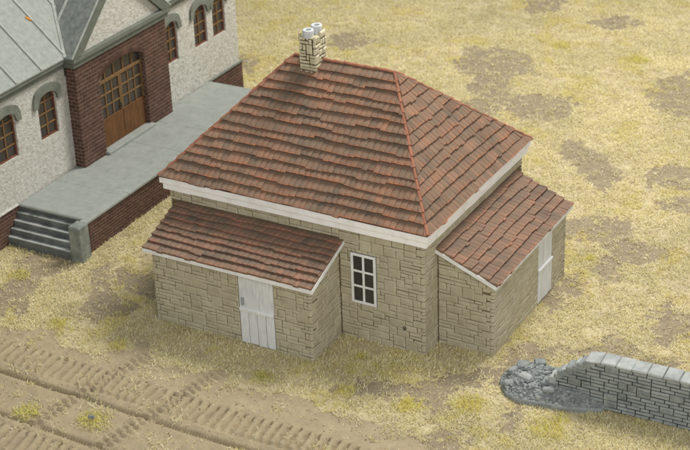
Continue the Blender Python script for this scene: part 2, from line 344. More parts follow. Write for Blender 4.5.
MT['ground'] = mat('sandy_soil', [srgb(134,121,100), srgb(150,136,111), srgb(167,152,122), srgb(200,188,150)], 2.2, detail=10, rnd=0, rmix=0.62, bump=0.6, bscale=14, bdist=0.03)
gme.materials.append(MT['ground'])
ground = bpy.data.objects.new('ground', gme); COL.objects.link(ground); ground['kind'] = 'structure'

# ================================================================== the stone house
W, D = 7.66, 6.05
AXL, AXR, AD = -7.32, -2.445, 1.50
BX, BY0, BY1 = 1.57, 0.758, 5.51
RZ, RX1, RX2, EZ, OV = 6.29, -5.35, -2.35, 3.56, 0.17
house = thing('stone_house', 'small tan stone house with red tiled hipped roof and two lean-to sheds', 'house', (-3.8, 2.6, 0))
rng = random.Random(5)
dp = 0.035
# wall cores (the joints between the stones)
V, F, _ = boxg((-W+dp, dp, -0.15), (-dp, D-dp, 3.45)); wall_main = obj('wall', V, F, 'mortar', house)
V, F = prism([(-AD+dp, -0.15), (dp+0.01, -0.15), (dp+0.01, 2.72), (-AD+dp, 2.14)], (AXL+dp, AXR-dp), 'x'); wall_l = obj('lean_to_wall', V, F, 'mortar', house)
V, F = prism([(-dp-0.01, -0.15), (BX-dp, -0.15), (BX-dp, 2.06), (-dp-0.01, 2.68)], (BY0+dp, BY1-dp), 'y'); wall_r = obj('lean_to_wall', V, F, 'mortar', house)
pieces = []
CW, CH = 0.114, 0.100
def stones(P, s0, s1, z0, z1, key, front, opening=None, clipf=None, ql=None, qr=None):
    """random ashlar on one wall; P maps (s, z, out) to space; ql/qr: cells taken by corner stones per course"""
    nx_ = max(1, round((s1-s0)/CW)); nz_ = max(1, round((z1-z0)/CH)); cw = (s1-s0)/nx_; ch = (z1-z0)/nz_
    def blocked(i, j):
        if ql and i < ql(j): return True
        if qr and i >= nx_-qr(j): return True
        return False
    rows = [z0+j*ch+(rng.uniform(-.018, .018) if 0 < j < nz_ else 0) for j in range(nz_+1)]
    for (i, j, w, h) in ashlar(nx_, nz_, rng, blocked):
        x0, x1 = s0+i*cw, s0+(i+w)*cw; a, b = rows[j], rows[j+h]
        jx = lambda: rng.uniform(-.009, .009)
        poly = [(x0+jx(), a+jx()), (x1+jx(), a+jx()), (x1+jx(), b+jx()), (x0+jx(), b+jx())]
        polys = [poly]
        if opening:
            o0, o1, p0, p1 = opening; nw = []
            for q in polys:
                L_ = clip(q, 1, 0, o0); R_ = clip(q, -1, 0, -o1)
                M_ = clip(clip(q, -1, 0, -o0), 1, 0, o1) if q else []
                if len(M_) > 2:
                    for t in (clip(M_, 0, 1, p0), clip(M_, 0, -1, -p1)): nw.append(t)
                nw += [L_, R_]
            # whole if it does not touch the opening
            if x1 <= o0 or x0 >= o1 or b <= p0 or a >= p1: nw = polys
            polys = nw
        for q in polys:
            if clipf and len(q) > 2: q = clip(q, *clipf)
            if len(q) < 3 or area(q) < 0.004: continue
            if min(math.dist(q[t-1], q[t]) for t in range(len(q))) < 0.012: 
                q2 = []
                for t in q:
                    if not q2 or math.dist(q2[-1], t) > 0.014: q2.append(t)
                q = q2
                if len(q) < 3: continue
            xs = [t[0] for t in q]; zs = [t[1] for t in q]
            if min(max(xs)-min(xs), max(zs)-min(zs)) < 0.045: continue
            V, F, E = stone_piece(q, P, depth=dp+.01, bev=.02, gap=.006, out=rng.uniform(-.008, .008), rng=rng)
            pieces.append((V, F, E, rng.random(), key, front))
QN = [(3, 1), (1, 2), (2, 1), (1, 3), (3, 2), (1, 1), (2, 3), (1, 2)]
def quoins(corner, dirs, z0, z1, key, front, seed, top=None):
    """rounded corner stones; dirs = the two directions along the walls; returns the cell counts used on each wall"""
    nz_ = round((z1-z0)/CH); ch = (z1-z0)/nz_; r = random.Random(seed); ca = [0]*nz_; cb = [0]*nz_; j = 0; k = r.randrange(8)
    while j < nz_:
        h = min(r.choice((1, 1, 2, 2)), nz_-j); a, b = QN[k % 8]; k += 1
        for t in range(h): ca[j+t] = a; cb[j+t] = b
        A, B = a*CW, b*CW; za, zb = z0+j*ch, z0+(j+h)*ch; j += h
        if top and zb > top: zb = top
        if zb-za < 0.04: continue
        R = 0.055; g = 0.008; o = r.uniform(-.006, .006)
        plan = [(A-g, o)]+[(R-R*math.sin(t)+o, R-R*math.cos(t)+o) for t in (0, .52, 1.05, 1.57)]+[(o, B-g), (A-g, B-g)]
        def ring(z, d):
            q = inset(plan, d) if d else plan
            return [(corner[0]+dirs[0][0]*p+dirs[1][0]*q_, corner[1]+dirs[0][1]*p+dirs[1][1]*q_, z) for p, q_ in q]
        V = ring(za+g, .018)+ring(za+g+.018, 0)+ring(zb-g-.018, 0)+ring(zb-g, .018); n = 7
        E = [1.0]*n+[0.25]*n+[0.25]*n+[1.0]*n
        F = [tuple(range(n)), tuple(range(3*n, 4*n))]+[(q*n+i, q*n+(i+1) % n, (q+1)*n+(i+1) % n, (q+1)*n+i) for q in range(3) for i in range(n)]
        pieces.append((V, F, E, r.random(), key, front))
    return (lambda jj: ca[min(jj, nz_-1)]), (lambda jj: cb[min(jj, nz_-1)])
Pf = lambda y: (lambda s, z, d: (s, y-d, z))
Px = lambda x: (lambda s, z, d: (x+d, s, z))
Pb = lambda y: (lambda s, z, d: (s, y+d, z))
Pl = lambda x: (lambda s, z, d: (x-d, s, z))
ZT = 3.24
# main block
qa, qb = quoins((0, 0), ((-1, 0), (0, 1)), -0.04, ZT, 'm', True, 1)
WIN = (-2.105, -1.382, 1.085, 2.534)
stones(Pf(0), AXR+0.0, 0, -0.04, ZT, 'm', True, opening=WIN, qr=qa)
qc, qd_ = quoins((-W, 0), ((1, 0), (0, 1)), 2.86, ZT, 'm', True, 2)
stones(Pf(0), -W, AXR, 2.86, ZT, 'm', True, ql=qc)
qe, qf = quoins((0, D), ((-1, 0), (0, -1)), 2.84, ZT, 'm', True, 8)
stones(Px(0), 0, BY0, -0.04, ZT, 'm', True, ql=qb)
stones(Px(0), BY0, D, 2.84, ZT, 'm', True, qr=qf)
stones(Pl(-W), 0, D, -0.04, ZT, 'm', False)
stones(Pb(D), -W, 0, -0.04, ZT, 'm', False)
# left lean-to
qa, qb = quoins((AXR, -AD), ((-1, 0), (0, 1)), -0.04, 2.08, 'l', True, 3)
qc, qd_ = quoins((AXL, -AD), ((1, 0), (0, 1)), -0.04, 2.08, 'l', True, 4)
DOOR = (-4.64, -3.571, -0.2, 2.02)
stones(Pf(-AD), AXL, AXR, -0.04, 2.08, 'l', True, opening=DOOR, ql=qc, qr=qa)
slope_l = (2.80-2.16)/(AD+0.17)
stones(Px(AXR), -AD, 0, -0.04, 2.72, 'l', True, clipf=(-slope_l, 1, 2.66), ql=qb)
stones(Pl(AXL), -AD, 0, -0.04, 2.72, 'l', False, clipf=(-slope_l, 1, 2.66))
# right lean-to
qa, qb = quoins((BX, BY0), ((-1, 0), (0, 1)), -0.04, 2.03, 'r', True, 6)
qc, qd_ = quoins((BX, BY1), ((-1, 0), (0, -1)), -0.04, 2.03, 'r', True, 7)
BDOOR = (3.60, 4.56, -0.2, 1.90)
slope_r = (2.79-2.09)/(BX+0.12)
stones(Pf(BY0), 0, BX, -0.04, 2.70, 'r', True, clipf=(slope_r, 1, 2.62), qr=qa)
stones(Px(BX), BY0, BY1, -0.04, 2.03, 'r', True, opening=BDOOR, ql=qb, qr=qd_)
stones(Pb(BY1), 0, BX, -0.04, 2.70, 'r', False, clipf=(slope_r, 1, 2.62))
emit(pieces, 'stone', 'stone', {'m': wall_main, 'l': wall_l, 'r': wall_r}, 300, 'stonework')
# small hole low in the front wall, its dark inside painted black
mb = MB(); n = 10
ringV = lambda r_, y: [(-0.58+r_*math.cos(2*math.pi*i/n), y, 0.67+r_*math.sin(2*math.pi*i/n)) for i in range(n)]
mb.add(ringV(.055, -.012)+ringV(.035, -.016)+ringV(.03, .01), [(i, (i+1) % n, n+(i+1) % n, n+i) for i in range(n)]+[(n+i, n+(i+1) % n, 2*n+(i+1) % n, 2*n+i) for i in range(n)]+[tuple(range(2*n, 3*n))])
mb.build('drain_hole', 'black', house)

# fascia boards, two steps, slightly uneven like hand-painted plaster
def ring_board(name, o0, o1, z0, z1, m, seed):
    r = random.Random(seed); prof = [(o1, z0), (o0-.012, z0), (o0, z0+.012), (o0, z1-.012), (o0-.012, z1), (o1, z1)]
    path = []
    cs = [(-W, 0, -1, -1), (0, 0, 1, -1), (0, D, 1, 1), (-W, D, -1, 1)]
    for i in range(4):
        a, b = cs[i], cs[(i+1) % 4]
        for t in range(16):
            f = t/16; path.append((a[0]+(b[0]-a[0])*f, a[1]+(b[1]-a[1])*f, a[2]+(b[2]-a[2])*f if t == 0 else (0 if a[2] != b[2] else a[2]), a[3] if t == 0 else (0 if a[3] != b[3] else a[3]), t == 0))
    V = []; E = []
    for (x, y, sx, sy, cnr) in path:
        w = 0 if cnr else r.uniform(-.006, .006); wz = r.uniform(-.006, .006)
        for o, z in prof: V.append((x+sx*(o+w), y+sy*(o+w), z+wz))
    n = len(prof); N_ = len(path)
    F = [(i*n+k, ((i+1) % N_)*n+k, ((i+1) % N_)*n+(k+1) % n, i*n+(k+1) % n) for i in range(N_) for k in range(n)]
    return obj(name, V, F, m, house)
ring_board('fascia_board', 0.178, -0.1, 3.385, 3.556, 'fascia', 1)
ring_board('fascia_board', 0.115, -0.1, 3.185, 3.387, 'fascia', 2)

# hipped roof
E0 = [(-W-OV, -OV), (OV, -OV), (OV, D+OV), (-W-OV, D+OV)]
V = [(x, y, EZ) for x, y in E0]+[(RX1, D/2, RZ-.03), (RX2, D/2, RZ-.03)]+[(x, y, EZ-.012) for x, y in E0]
F = [(0, 1, 5, 4), (1, 2, 5), (2, 3, 4, 5), (3, 0, 4), (0, 6, 7, 1), (1, 7, 8, 2), (2, 8, 9, 3), (3, 9, 6, 0), (6, 9, 8, 7)]
roof = obj('roof', V, F, 'under', house)
tiles = []
def tile_slope(o, ud, wd, nd, Lw, uL, uR, expo, tw, key, front, seed, thick=0.088, over=0.005, wstart=0.0):
    r = random.Random(seed); o, ud, wd, nd = map(Vector, (o, ud, wd, nd)); wd.normalize(); nd.normalize()
    nrow = int(round(Lw/expo)); expo = Lw/nrow
    for k in range(nrow):
        wb = k*expo-(over if k == 0 else 0); u = uL(max(0, k*expo))-r.uniform(0, tw); g = 0; cnt = 0; last = k == nrow-1
        uend = uR(max(0, k*expo)); ph = r.uniform(0, 6.28); fr = r.uniform(.7, 1.5)
        gl = 0; egs = 1
        while u < uend:
            if cnt <= 0: cnt = r.randint(2, 6); g = r.uniform(-.13, .09)*expo; gl = r.uniform(-.006, .012); egs = r.uniform(.45, 1.15); gc = r.uniform(-.25, .25)
            cnt -= 1; w_ = tw*r.uniform(.86, 1.16)
            dw = g+r.uniform(-.03, .03)*expo+0.07*expo*math.sin(u*fr+ph)
            if k == 0: dw *= 0.35
            if r.random() < .035: dw -= .12*expo; 
            w0 = wb+dw; w1 = min(wb+expo*1.22, Lw) if not last else Lw
            a0, a1 = max(u+.003, uL(max(0, w0))), min(u+w_-.003, uR(max(0, w0)))
            wt = max(w0, 0); b0, b1 = max(u+.003, uL(w1)), min(u+w_-.003, uR(w1))
            u += w_
            if a1-a0 < .02: continue
            if b1 < b0: m_ = (b0+b1)/2; b0 = b1 = min(max(m_, uL(w1)), uR(w1))
            lift = gl+r.uniform(-.004, .004); skew = r.uniform(-.006, .006)
            t0 = thick+lift; rows = []
            wm = w0+min(.05, expo*.2)
            V = []; E = []
            cols = (0, .14, .5, .86, 1); hump = (-.014, -.001, .005, -.001, -.014)
            for (ww, tt, p0, p1, ee, hs) in ((w0, t0, a0, a1, 1.0, 1), (wm, t0-.004, a0+(b0-a0)*.15, a1+(b1-a1)*.15, .28, 1), (w1, .006, b0, b1, .0, .3)):
                for c, h in zip(cols, hump):
                    V.append(o+ud*(p0+(p1-p0)*c)+wd*(ww+skew*(c-.5))+nd*(tt+h*hs)); E.append(max(ee*egs, .45 if c in (0, 1) and ee < 1 else 0))
            for c in cols: V.append(o+ud*(a0+(a1-a0)*c)+wd*(w0+.012+skew*(c-.5))+nd*(-.004)); E.append(0)
            F = [(q*5+i, q*5+i+1, (q+1)*5+i+1, (q+1)*5+i) for q in (0, 1) for i in range(4)]+[(15+i, 16+i, i+1, i) for i in range(4)]+[(15, 0, 5, 10), (19, 14, 9, 4)]
            tiles.append(([tuple(v) for v in V], F, E, min(1, max(0, r.gauss(.5, .16)+gc)), key, front))
rise = RZ-EZ; run = D/2+OV; Lf = math.hypot(run, rise); hr = RX1+W+OV; Lr = math.hypot(hr, rise)
tile_slope((0, -OV, EZ), (1, 0, 0), (0, run, rise), (0, -rise, run), Lf, lambda w: -W-OV+hr*w/Lf, lambda w: OV-hr*w/Lf, .275, .172, 'm', True, 11)
tile_slope((OV, 0, EZ), (0, 1, 0), (-hr, 0, rise), (rise, 0, hr), Lr, lambda w: -OV+run*w/Lr, lambda w: D+OV-run*w/Lr, .285, .172, 'm', True, 12)
tile_slope((0, D+OV, EZ), (-1, 0, 0), (0, -run, rise), (0, rise, run), Lf, lambda w: -OV+hr*w/Lf, lambda w: W+OV-hr*w/Lf, .275, .172, 'm', False, 13)
tile_slope((-W-OV, 0, EZ), (0, -1, 0), (hr, 0, rise), (-rise, 0, hr), Lr, lambda w: -D-OV+run*w/Lr, lambda w: OV-run*w/Lr, .285, .172, 'm', False, 14)
# lean-to roofs: white slab with tiles on top
x0, x1 = AXL-.155, AXR+.155; ye, yw, ze, zw = -AD-.17, 0.05, 2.20, 2.82
def slab(name, prof, ext, axis_, seed):
    V, F = prism(prof, ext, axis_); o = obj(name, V, F, 'white', house); return o
roof_l = slab('lean_to_roof', [(ye, ze-.115), (yw, zw-.105), (yw, zw), (ye, ze)], (x0, x1), 'x', 1)
sl = math.hypot(yw-ye, zw-ze)
tile_slope((0, ye, ze), (1, 0, 0), (0, yw-ye, zw-ze), (0, -(zw-ze), yw-ye), sl, lambda w: x0+.01, lambda w: x1-.015, .232, .172, 'l', True, 15, thick=.085, over=.015)
xe, xw, zre, zrw = BX+.12, -0.05, 2.13, 2.82; y0, y1 = BY0-.155, BY1+.155
roof_r = slab('lean_to_roof', [(xe, zre-.115), (xe, zre), (xw, zrw), (xw, zrw-.105)], (y0, y1), 'y', 2)
sr = math.hypot(xe-xw, zrw-zre)
tile_slope((xe, 0, zre), (0, 1, 0), (xw-xe, 0, zrw-zre), (zrw-zre, 0, xe-xw), sr, lambda w: y0+.01, lambda w: y1-.015, .25, .172, 'r', True, 16, thick=.085, over=.015)
emit(tiles, 'roof_tile', {'m': 'tile', 'l': 'tile2', 'r': 'tile2'}, {'m': roof, 'l': roof_l, 'r': roof_r}, 300, 'roof_tiling')
# hip and ridge tiles
def ridge_line(a, b, n, seed, rad=.042):
    r = random.Random(seed); a, b = Vector(a), Vector(b); d = (b-a).normalized(); s = d.cross(Vector((0, 0, 1))).normalized(); u_ = s.cross(d)
    for i in range(n):
        p, q = a+(b-a)*(i/n), a+(b-a)*min(1, (i+1.12)/n); V = []; E = []
        off = r.uniform(-.008, .008)
        for (c, ra, lift) in ((p, rad*1.12, .022), (p+(q-p)*.15, rad*1.1, .02), (q, rad*.92, .0)):
            for t in (-.25, .25, .75, 1.25, 1.75, 2.25):
                an = math.pi*t/2; V.append(c+s*(ra*math.cos(an)+off)+u_*(ra*.8*math.sin(an)+lift)); E.append(1.0 if c == p else .3)
        V = [tuple(v) for v in V]
        F = [(k*6+i_, k*6+i_+1, (k+1)*6+i_+1, (k+1)*6+i_) for k in (0, 1) for i_ in range(5)]+[(0, 1, 2, 3, 4, 5), (12, 13, 14, 15, 16, 17)]
        obj('hip_tile' if a.z < b.z-.5 else 'ridge_tile', V, F, 'hip', roof, rnd=r.random(), E=E)
k = .035
for (ex, ey), rx, sd in zip(E0, (RX1, RX2, RX2, RX1), (1, 2, 3, 4)):
    ridge_line((ex, ey, EZ+k), (rx, D/2, RZ+k), 15, sd)
ridge_line((RX1, D/2, RZ+k-.02), (RX2, D/2, RZ+k-.02), 10, 9, .048)

# window: white frame, glazing bars, six panes
wl, wr, wb_, wt_ = WIN; rw = random.Random(8)
win = thing_part = obj('window', *boxg((wl, -.004, wb_), (wr, dp+.03, wt_))[:2], 'doorgap', house)
fr = MB(); b_ = .07
for a, b in (((wl, wb_), (wl+b_, wt_)), ((wr-b_, wb_), (wr, wt_)), ((wl+b_, wb_), (wr-b_, wb_+b_)), ((wl+b_, wt_-b_), (wr-b_, wt_))):
    fr.box((a[0], -.034, a[1]), (b[0], .01, b[1]), bev=.008)
fr.build('window_frame', 'white', win)
cw_, chh = (wr-wl-2*b_), (wt_-wb_-2*b_); bb = .06
box('glazing_bar', (wl+b_+cw_/2-bb/2, -.028, wb_+b_), (wl+b_+cw_/2+bb/2, .01, wt_-b_), 'white', win, bev=.007)
for i in (1, 2):
    zc = wb_+b_+chh*i/3
    for s_ in (0, 1):
        a = wl+b_ if s_ == 0 else wl+b_+cw_/2+bb/2
        box('glazing_bar', (a, -.026, zc-bb/2), (a+cw_/2-bb/2, .01, zc+bb/2), 'white', win, bev=.007)
for i in range(3):
    for s_ in (0, 1):
        a = wl+b_ if s_ == 0 else wl+b_+cw_/2+bb/2
        box('pane', (a+.001, -.008, wb_+b_+chh*i/3+(bb/2 if i else 0)), (a+cw_/2-bb/2-.001, -.005, wb_+b_+chh*(i+1)/3-(bb/2 if i < 2 else 0)), 'glass', win, rnd=rw.random())

# plank doors
def plank_door(P, s0, s1, z0, z1, zr, handle, seed):
    r = random.Random(seed)
    def bx(name, a0, b0, a1, b1, d0, d1, m, par, bev=.006, rn=.5):
        p, q = P(a0, b0, d0), P(a1, b1, d1); return box(name, p, q, m, par, bev=bev, rnd=rn)
    door = bx('door', s0, z0, s1, z1, -.06, -.030, 'doorgap', house, 0)
    n = 5; w = (s1-s0)/n; m_ = 4; w2 = (s1-s0)/m_
    for i in range(n):
        bx('plank', s0+i*w+.002, zr+.02, s0+(i+1)*w-.002, z1-r.uniform(0, .01), -.0295, -.014+r.uniform(-.002, .002), 'doorwhite', door, .004, r.random())
    for i in range(m_):
        bx('plank', s0+i*w2+.008, z0+r.uniform(0, .03), s0+(i+1)*w2-.008, zr-.05, -.0295, .004+r.uniform(-.003, .003), 'doorwhite', door, .010, r.random())
    bx('rail', s0+.004, zr-.075, s1-.004, zr+.03, -.0285, .030, 'doorwhite', door, .012, .8)
    bx('rail', s0+.004, zr+.005, s1-.004, zr+.04, -.0285, .042, 'white', door, .008, .8)
    if handle: bx('handle', handle-.03, zr+.12, handle+.03, zr+.34, -.0285, .045, 'doorgap', door, .012, .3)
plank_door(Pf(-AD), DOOR[0]+.015, DOOR[1]-.005, .0, 2.03, 1.02, DOOR[0]+.13, 3)
plank_door(Px(BX), BDOOR[0]+.01, BDOOR[1]-.01, .0, 1.99, 1.02, None, 4)

# chimney
CX0, CX1, CY0, CY1, CZ = -5.00, -4.48, 2.64, 3.26, 7.0
chim = obj('chimney', *boxg((CX0+.04, CY0+.04, 5.6), (CX1-.04, CY1-.04, CZ-.04))[:2], 'chmortar', house)
cp = []; rng = random.Random(21)
def chim_face(P, s0, s1, zlow, front):
    nx_ = max(4, round((s1-s0)/.10)); cw = (s1-s0)/nx_; nz_ = round((CZ-zlow)/.095); ch = (CZ-zlow)/nz_
    for (i, j, w, h) in ashlar(nx_, nz_, rng, None, [(2,1,5),(3,1,6),(4,1,2),(2,2,4),(3,2,2),(1,2,2),(2,3,1)]):
        x0_, x1_, a, b = s0+i*cw, s0+(i+w)*cw, zlow+j*ch, zlow+(j+h)*ch
        if j+h == nz_: b += rng.choice((0, 0, .03, .06, -.03)) + (.05 if i == 0 or i+w == nx_ else 0)
        jx = lambda: rng.uniform(-.008, .008)
        poly = [(x0_+jx(), a+jx()), (x1_+jx(), a+jx()), (x1_+jx(), b+jx()), (x0_+jx(), b+jx())]
        V, F, E = stone_piece(poly, P, depth=.06, bev=.026, gap=.014, out=rng.uniform(-.014, .010), rng=rng)
        cp.append((V, F, E, rng.random(), 'c', front))
chim_face(Pf(CY0), CX0, CX1, 5.62, True); chim_face(Px(CX1), CY0, CY1, 5.62, True)
chim_face(Pl(CX0), CY0, CY1, 5.62, False); chim_face(Pb(CY1), CX0, CX1, 5.62, False)
emit(cp, 'chimney_stone', 'chstone', {'c': chim}, 200, 'chimney_stonework')
box('flaunching', (CX0+.035, CY0+.035, CZ-.041), (CX1-.035, CY1-.035, CZ+.005), 'chstone', chim, bev=.02)
for px, py, hz in ((-4.77, 2.79, 7.19), (-4.70, 3.11, 7.23)):
    n = 20; prof = [(.147, CZ-.02), (.150, hz-.07), (.152, hz-.02), (.144, hz), (.088, hz), (.08, hz-.012), (.078, hz-.16)]
    V = [(px+r_*math.cos(2*math.pi*i/n), py+r_*math.sin(2*math.pi*i/n), z) for r_, z in prof for i in range(n)]
    F = [(k*n+i, k*n+(i+1) % n, (k+1)*n+(i+1) % n, (k+1)*n+i) for k in range(len(prof)-1) for i in range(n)]
    pot = obj('chimney_pot', V, F, 'pot', chim, smooth=True)
    V = [(px+.079*math.cos(2*math.pi*i/n), py+.079*math.sin(2*math.pi*i/n), hz-.075) for i in range(n)]; obj_ = V
    V2 = V+[(x, y, z-.05) for x, y, z in V]
    F2 = [tuple(range(n)), tuple(range(n, 2*n))[::-1]]+[(i, (i+1) % n, n+(i+1) % n, n+i) for i in range(n)]
    cap = obj('flue', V2, F2, 'black', chim)  # black plug closing the pot, painted as its dark inside

# ================================================================== station building (behind, left); local frame u = towards viewer's right, v = along the wall
TH = 0.012
FR = Matrix.Translation((-11.238, 1.81, 0)) @ Matrix.Rotation(TH, 4, 'Z')
sta = thing('station_building', 'cream roughcast building with brick porch, arched windows and grey sheet roof', 'building', (-6.0, 3.5, 0), FR, TH)
rng = random.Random(31)
UW, PU = -2.62, -2.25
PZ = 1.04
def arch_z(v, a, b, spring, risez):        # segmental/elliptic arch
    t = (v-(a+b)/2)/((b-a)/2); return spring+risez*math.sqrt(max(0, 1-t*t*0.92)) if abs(t) <= 1 else spring
def arched_wall(name, u, v0, v1, z0, z1, ops, m, parent, depth=.12, ztop=None):
    """front skin with real arched openings and reveals; ops: (a, b, sill, spring, rise)"""
    V = []; F = []
    def quad(p): b = len(V); V.extend(p); F.append((b, b+1, b+2, b+3))
    cuts = v0
    for (a, b, s, sp, ri) in sorted(ops):
        if a > cuts: quad([(u, cuts, z0), (u, a, z0), (u, a, z1), (u, cuts, z1)])
        n = 12; vs = [a+(b-a)*i/n for i in range(n+1)]
        if s > z0: quad([(u, a, z0), (u, b, z0), (u, b, s), (u, a, s)]); quad([(u, a, s), (u, b, s), (u-depth, b, s), (u-depth, a, s)])
        za = arch_z(a, a, b, sp, ri); 
        quad([(u, a, s), (u-depth, a, s), (u-depth, a, za), (u, a, za)]); zb = arch_z(b, a, b, sp, ri); quad([(u, b, s), (u, b, zb), (u-depth, b, zb), (u-depth, b, s)])
        for i in range(n):
            p, q = arch_z(vs[i], a, b, sp, ri), arch_z(vs[i+1], a, b, sp, ri)
            quad([(u, vs[i], p), (u, vs[i+1], q), (u, vs[i+1], z1), (u, vs[i], z1)])
            quad([(u, vs[i], p), (u-depth, vs[i], p), (u-depth, vs[i+1], q), (u, vs[i+1], q)])
        cuts = b
    if cuts < v1: quad([(u, cuts, z0), (u, v1, z0), (u, v1, z1), (u, cuts, z1)])
    # ends, back and top so that it is a closed slab
    d = depth+.02
    quad([(u, v0, z0), (u, v0, z1), (u-d, v0, z1), (u-d, v0, z0)]); quad([(u, v1, z0), (u-d, v1, z0), (u-d, v1, z1), (u, v1, z1)])
    quad([(u, v0, z1), (u, v1, z1), (u-d, v1, z1), (u-d, v0, z1)])
    return obj(name, V, F, m, parent)
VL, VR = -7.0, 11.36
WINS = [(-5.4, -4.52), (-3.47, -2.6), (-1.55, -.67), (.38, 1.24), (7.0, 7.72), (8.72, 9.50), (9.86, 10.64)]
SILL, SPR, RIS = 2.46, 3.64, 0.26
ops = [(a, b, SILL, SPR, RIS) for a, b in WINS]
arched_wall('wall', UW, VL, VR, PZ-.03, 4.5, ops, 'stucco', sta)
V, F, _ = boxg((-9.5, VL+.002, .0), (UW-.145, VR-.002, 4.5)); obj('rear_wall', V, F, 'stucco', sta)
# roughcast return at the far end
V, F, _ = boxg((-9.5, VR-.03, PZ), (UW-.01, VR+.012, 4.52)); obj('end_wall', V, F, 'stucco', sta)
# plinth with bricks
pl1 = box('plinth', (UW-.3, VL, -.1), (UW+.03, 1.7, PZ-.035), 'bmortar', sta)
pl2 = box('plinth', (UW-.3, 6.7, -.1), (UW+.03, VR+.12, PZ-.035), 'bmortar', sta)
box('plinth_ledge', (UW-.02, VL, PZ-.034), (UW+.075, -1.06, PZ+.015), 'stucco', sta, bev=.01)
box('plinth_ledge', (UW-.02, 9.36, PZ-.034), (UW+.075, VR+.16, PZ+.015), 'trim', sta, bev=.012)
bp = []
def bricks(P, s0, s1, z0, z1, bw, bh, key, front, rr, skip=None, gap=.028):
    nz_ = max(1, round((z1-z0)/bh)); h = (z1-z0)/nz_
    for j in range(nz_):
        s = s0-(bw*.5 if j % 2 else 0)
        za, zb = z0+j*h, z0+(j+1)*h
        while s < s1-.01:
            a, b = max(s, s0), min(s+bw, s1); s += bw
            segs = [(a, b)]
            if skip: segs = skip(a, b, (za+zb)/2)
            for a, b in segs:
                if b-a < .05: continue
                jx = lambda: rr.uniform(-.003, .003)
                poly = [(a+jx(), za+jx()), (b+jx(), za+jx()), (b+jx(), zb+jx()), (a+jx(), zb+jx())]
                V, F, E = stone_piece(poly, P, depth=.01, bev=.006, gap=gap/2, out=.014+rr.uniform(-.004, .004), rng=rr)
                bp.append((V, F, E, rr.random(), key, front))
BW, BH = .30, .118
Pu = lambda u: (lambda s, z, d: (u+d, s, z))
Pvm = lambda v: (lambda s, z, d: (s, v-d, z))
Pvp = lambda v: (lambda s, z, d: (s, v+d, z))
bricks(Pu(UW+.03), -4.0, -1.06, -.02, PZ-.04, BW, BH, 'p1', True, rng)
bricks(Pu(UW+.03), 9.40, VR+.12, -.02, PZ-.04, BW, BH, 'p2', True, rng)
# porch
PV0, PV1 = 1.80, 6.62
DO = (2.95, 5.33, PZ+.10, 3.42, .50)
porch = arched_wall('porch', PU-.022, PV0+.02, PV1-.02, PZ-.03, 4.36, [DO], 'bmortar', sta, depth=.26)
bx_ = MB(); bx_.box((UW-.05, PV0+.022, PZ-.03), (PU-.286, PV0+.3, 4.35)); bx_.box((UW-.05, PV1-.3, PZ-.03), (PU-.286, PV1-.022, 4.35)); bx_.box((UW-.05, PV0+.3, 4.0), (PU-.286, PV1-.3, 4.35))
bx_.build('porch_core', 'bmortar', sta)
def skip_door(a, b, z):
    if z < DO[2]: return [(a, b)]
    lo, hi = DO[0], DO[1]
    if z > DO[3]:
        t2 = 1-((z-DO[3])/DO[4])**2
        if t2 <= 0: return [(a, b)]
        hw = (hi-lo)/2*min(1, math.sqrt(t2/.92)); mid = (lo+hi)/2; lo, hi = mid-hw, mid+hw
    out = []
    if a < lo: out.append((a, min(b, lo)))
    if b > hi: out.append((max(a, hi), b))
    return out
bricks(Pu(PU-.022), PV0, PV1, PZ-.02, 4.35, .27, .122, 'po', True, rng, skip_door)
bricks(Pvm(PV0+.02), UW-.02, PU, PZ-.02, 4.35, .27, .122, 'po', True, rng)
bricks(Pvp(PV1-.02), UW-.02, PU, PZ-.02, 4.35, .27, .122, 'po', False, rng)
# brick jambs of the doorway
bricks(lambda s, z, d: (s, DO[1]+.0-d, z), PU-.26, PU-.0, DO[2], DO[3]+.1, .13, .122, 'po', True, rng)
emit(bp, 'brick', 'brick', {'p1': pl1, 'p2': pl2, 'po': porch}, 300, 'brickwork', FR)
# soldier ring that gives the doorway a clean arch
nv = 26
def arc_pt(t, off):
    hwid = (DO[1]-DO[0])/2; mid_ = (DO[0]+DO[1])/2; an = math.radians(163-146*t)
    p = (mid_+hwid*math.cos(an)*1.045, DO[3]-.02+(DO[4]+.0)*math.sin(an)); nx_, nz_ = math.cos(an)/hwid, math.sin(an)/DO[4]; l_ = math.hypot(nx_, nz_)
    return (p[0]+off*nx_/l_, p[1]+off*nz_/l_)
for i in range(nv):
    a_, b_2 = i/nv, (i+1)/nv
    V, F, E = stone_piece([arc_pt(a_, -.02), arc_pt(b_2, -.02), arc_pt(b_2, .15), arc_pt(a_, .15)], Pu(PU-.022), depth=.12, bev=.006, gap=.008, out=.024, rng=rng)
    obj('arch_brick', V, F, 'brick', porch, rnd=rng.random(), E=E)
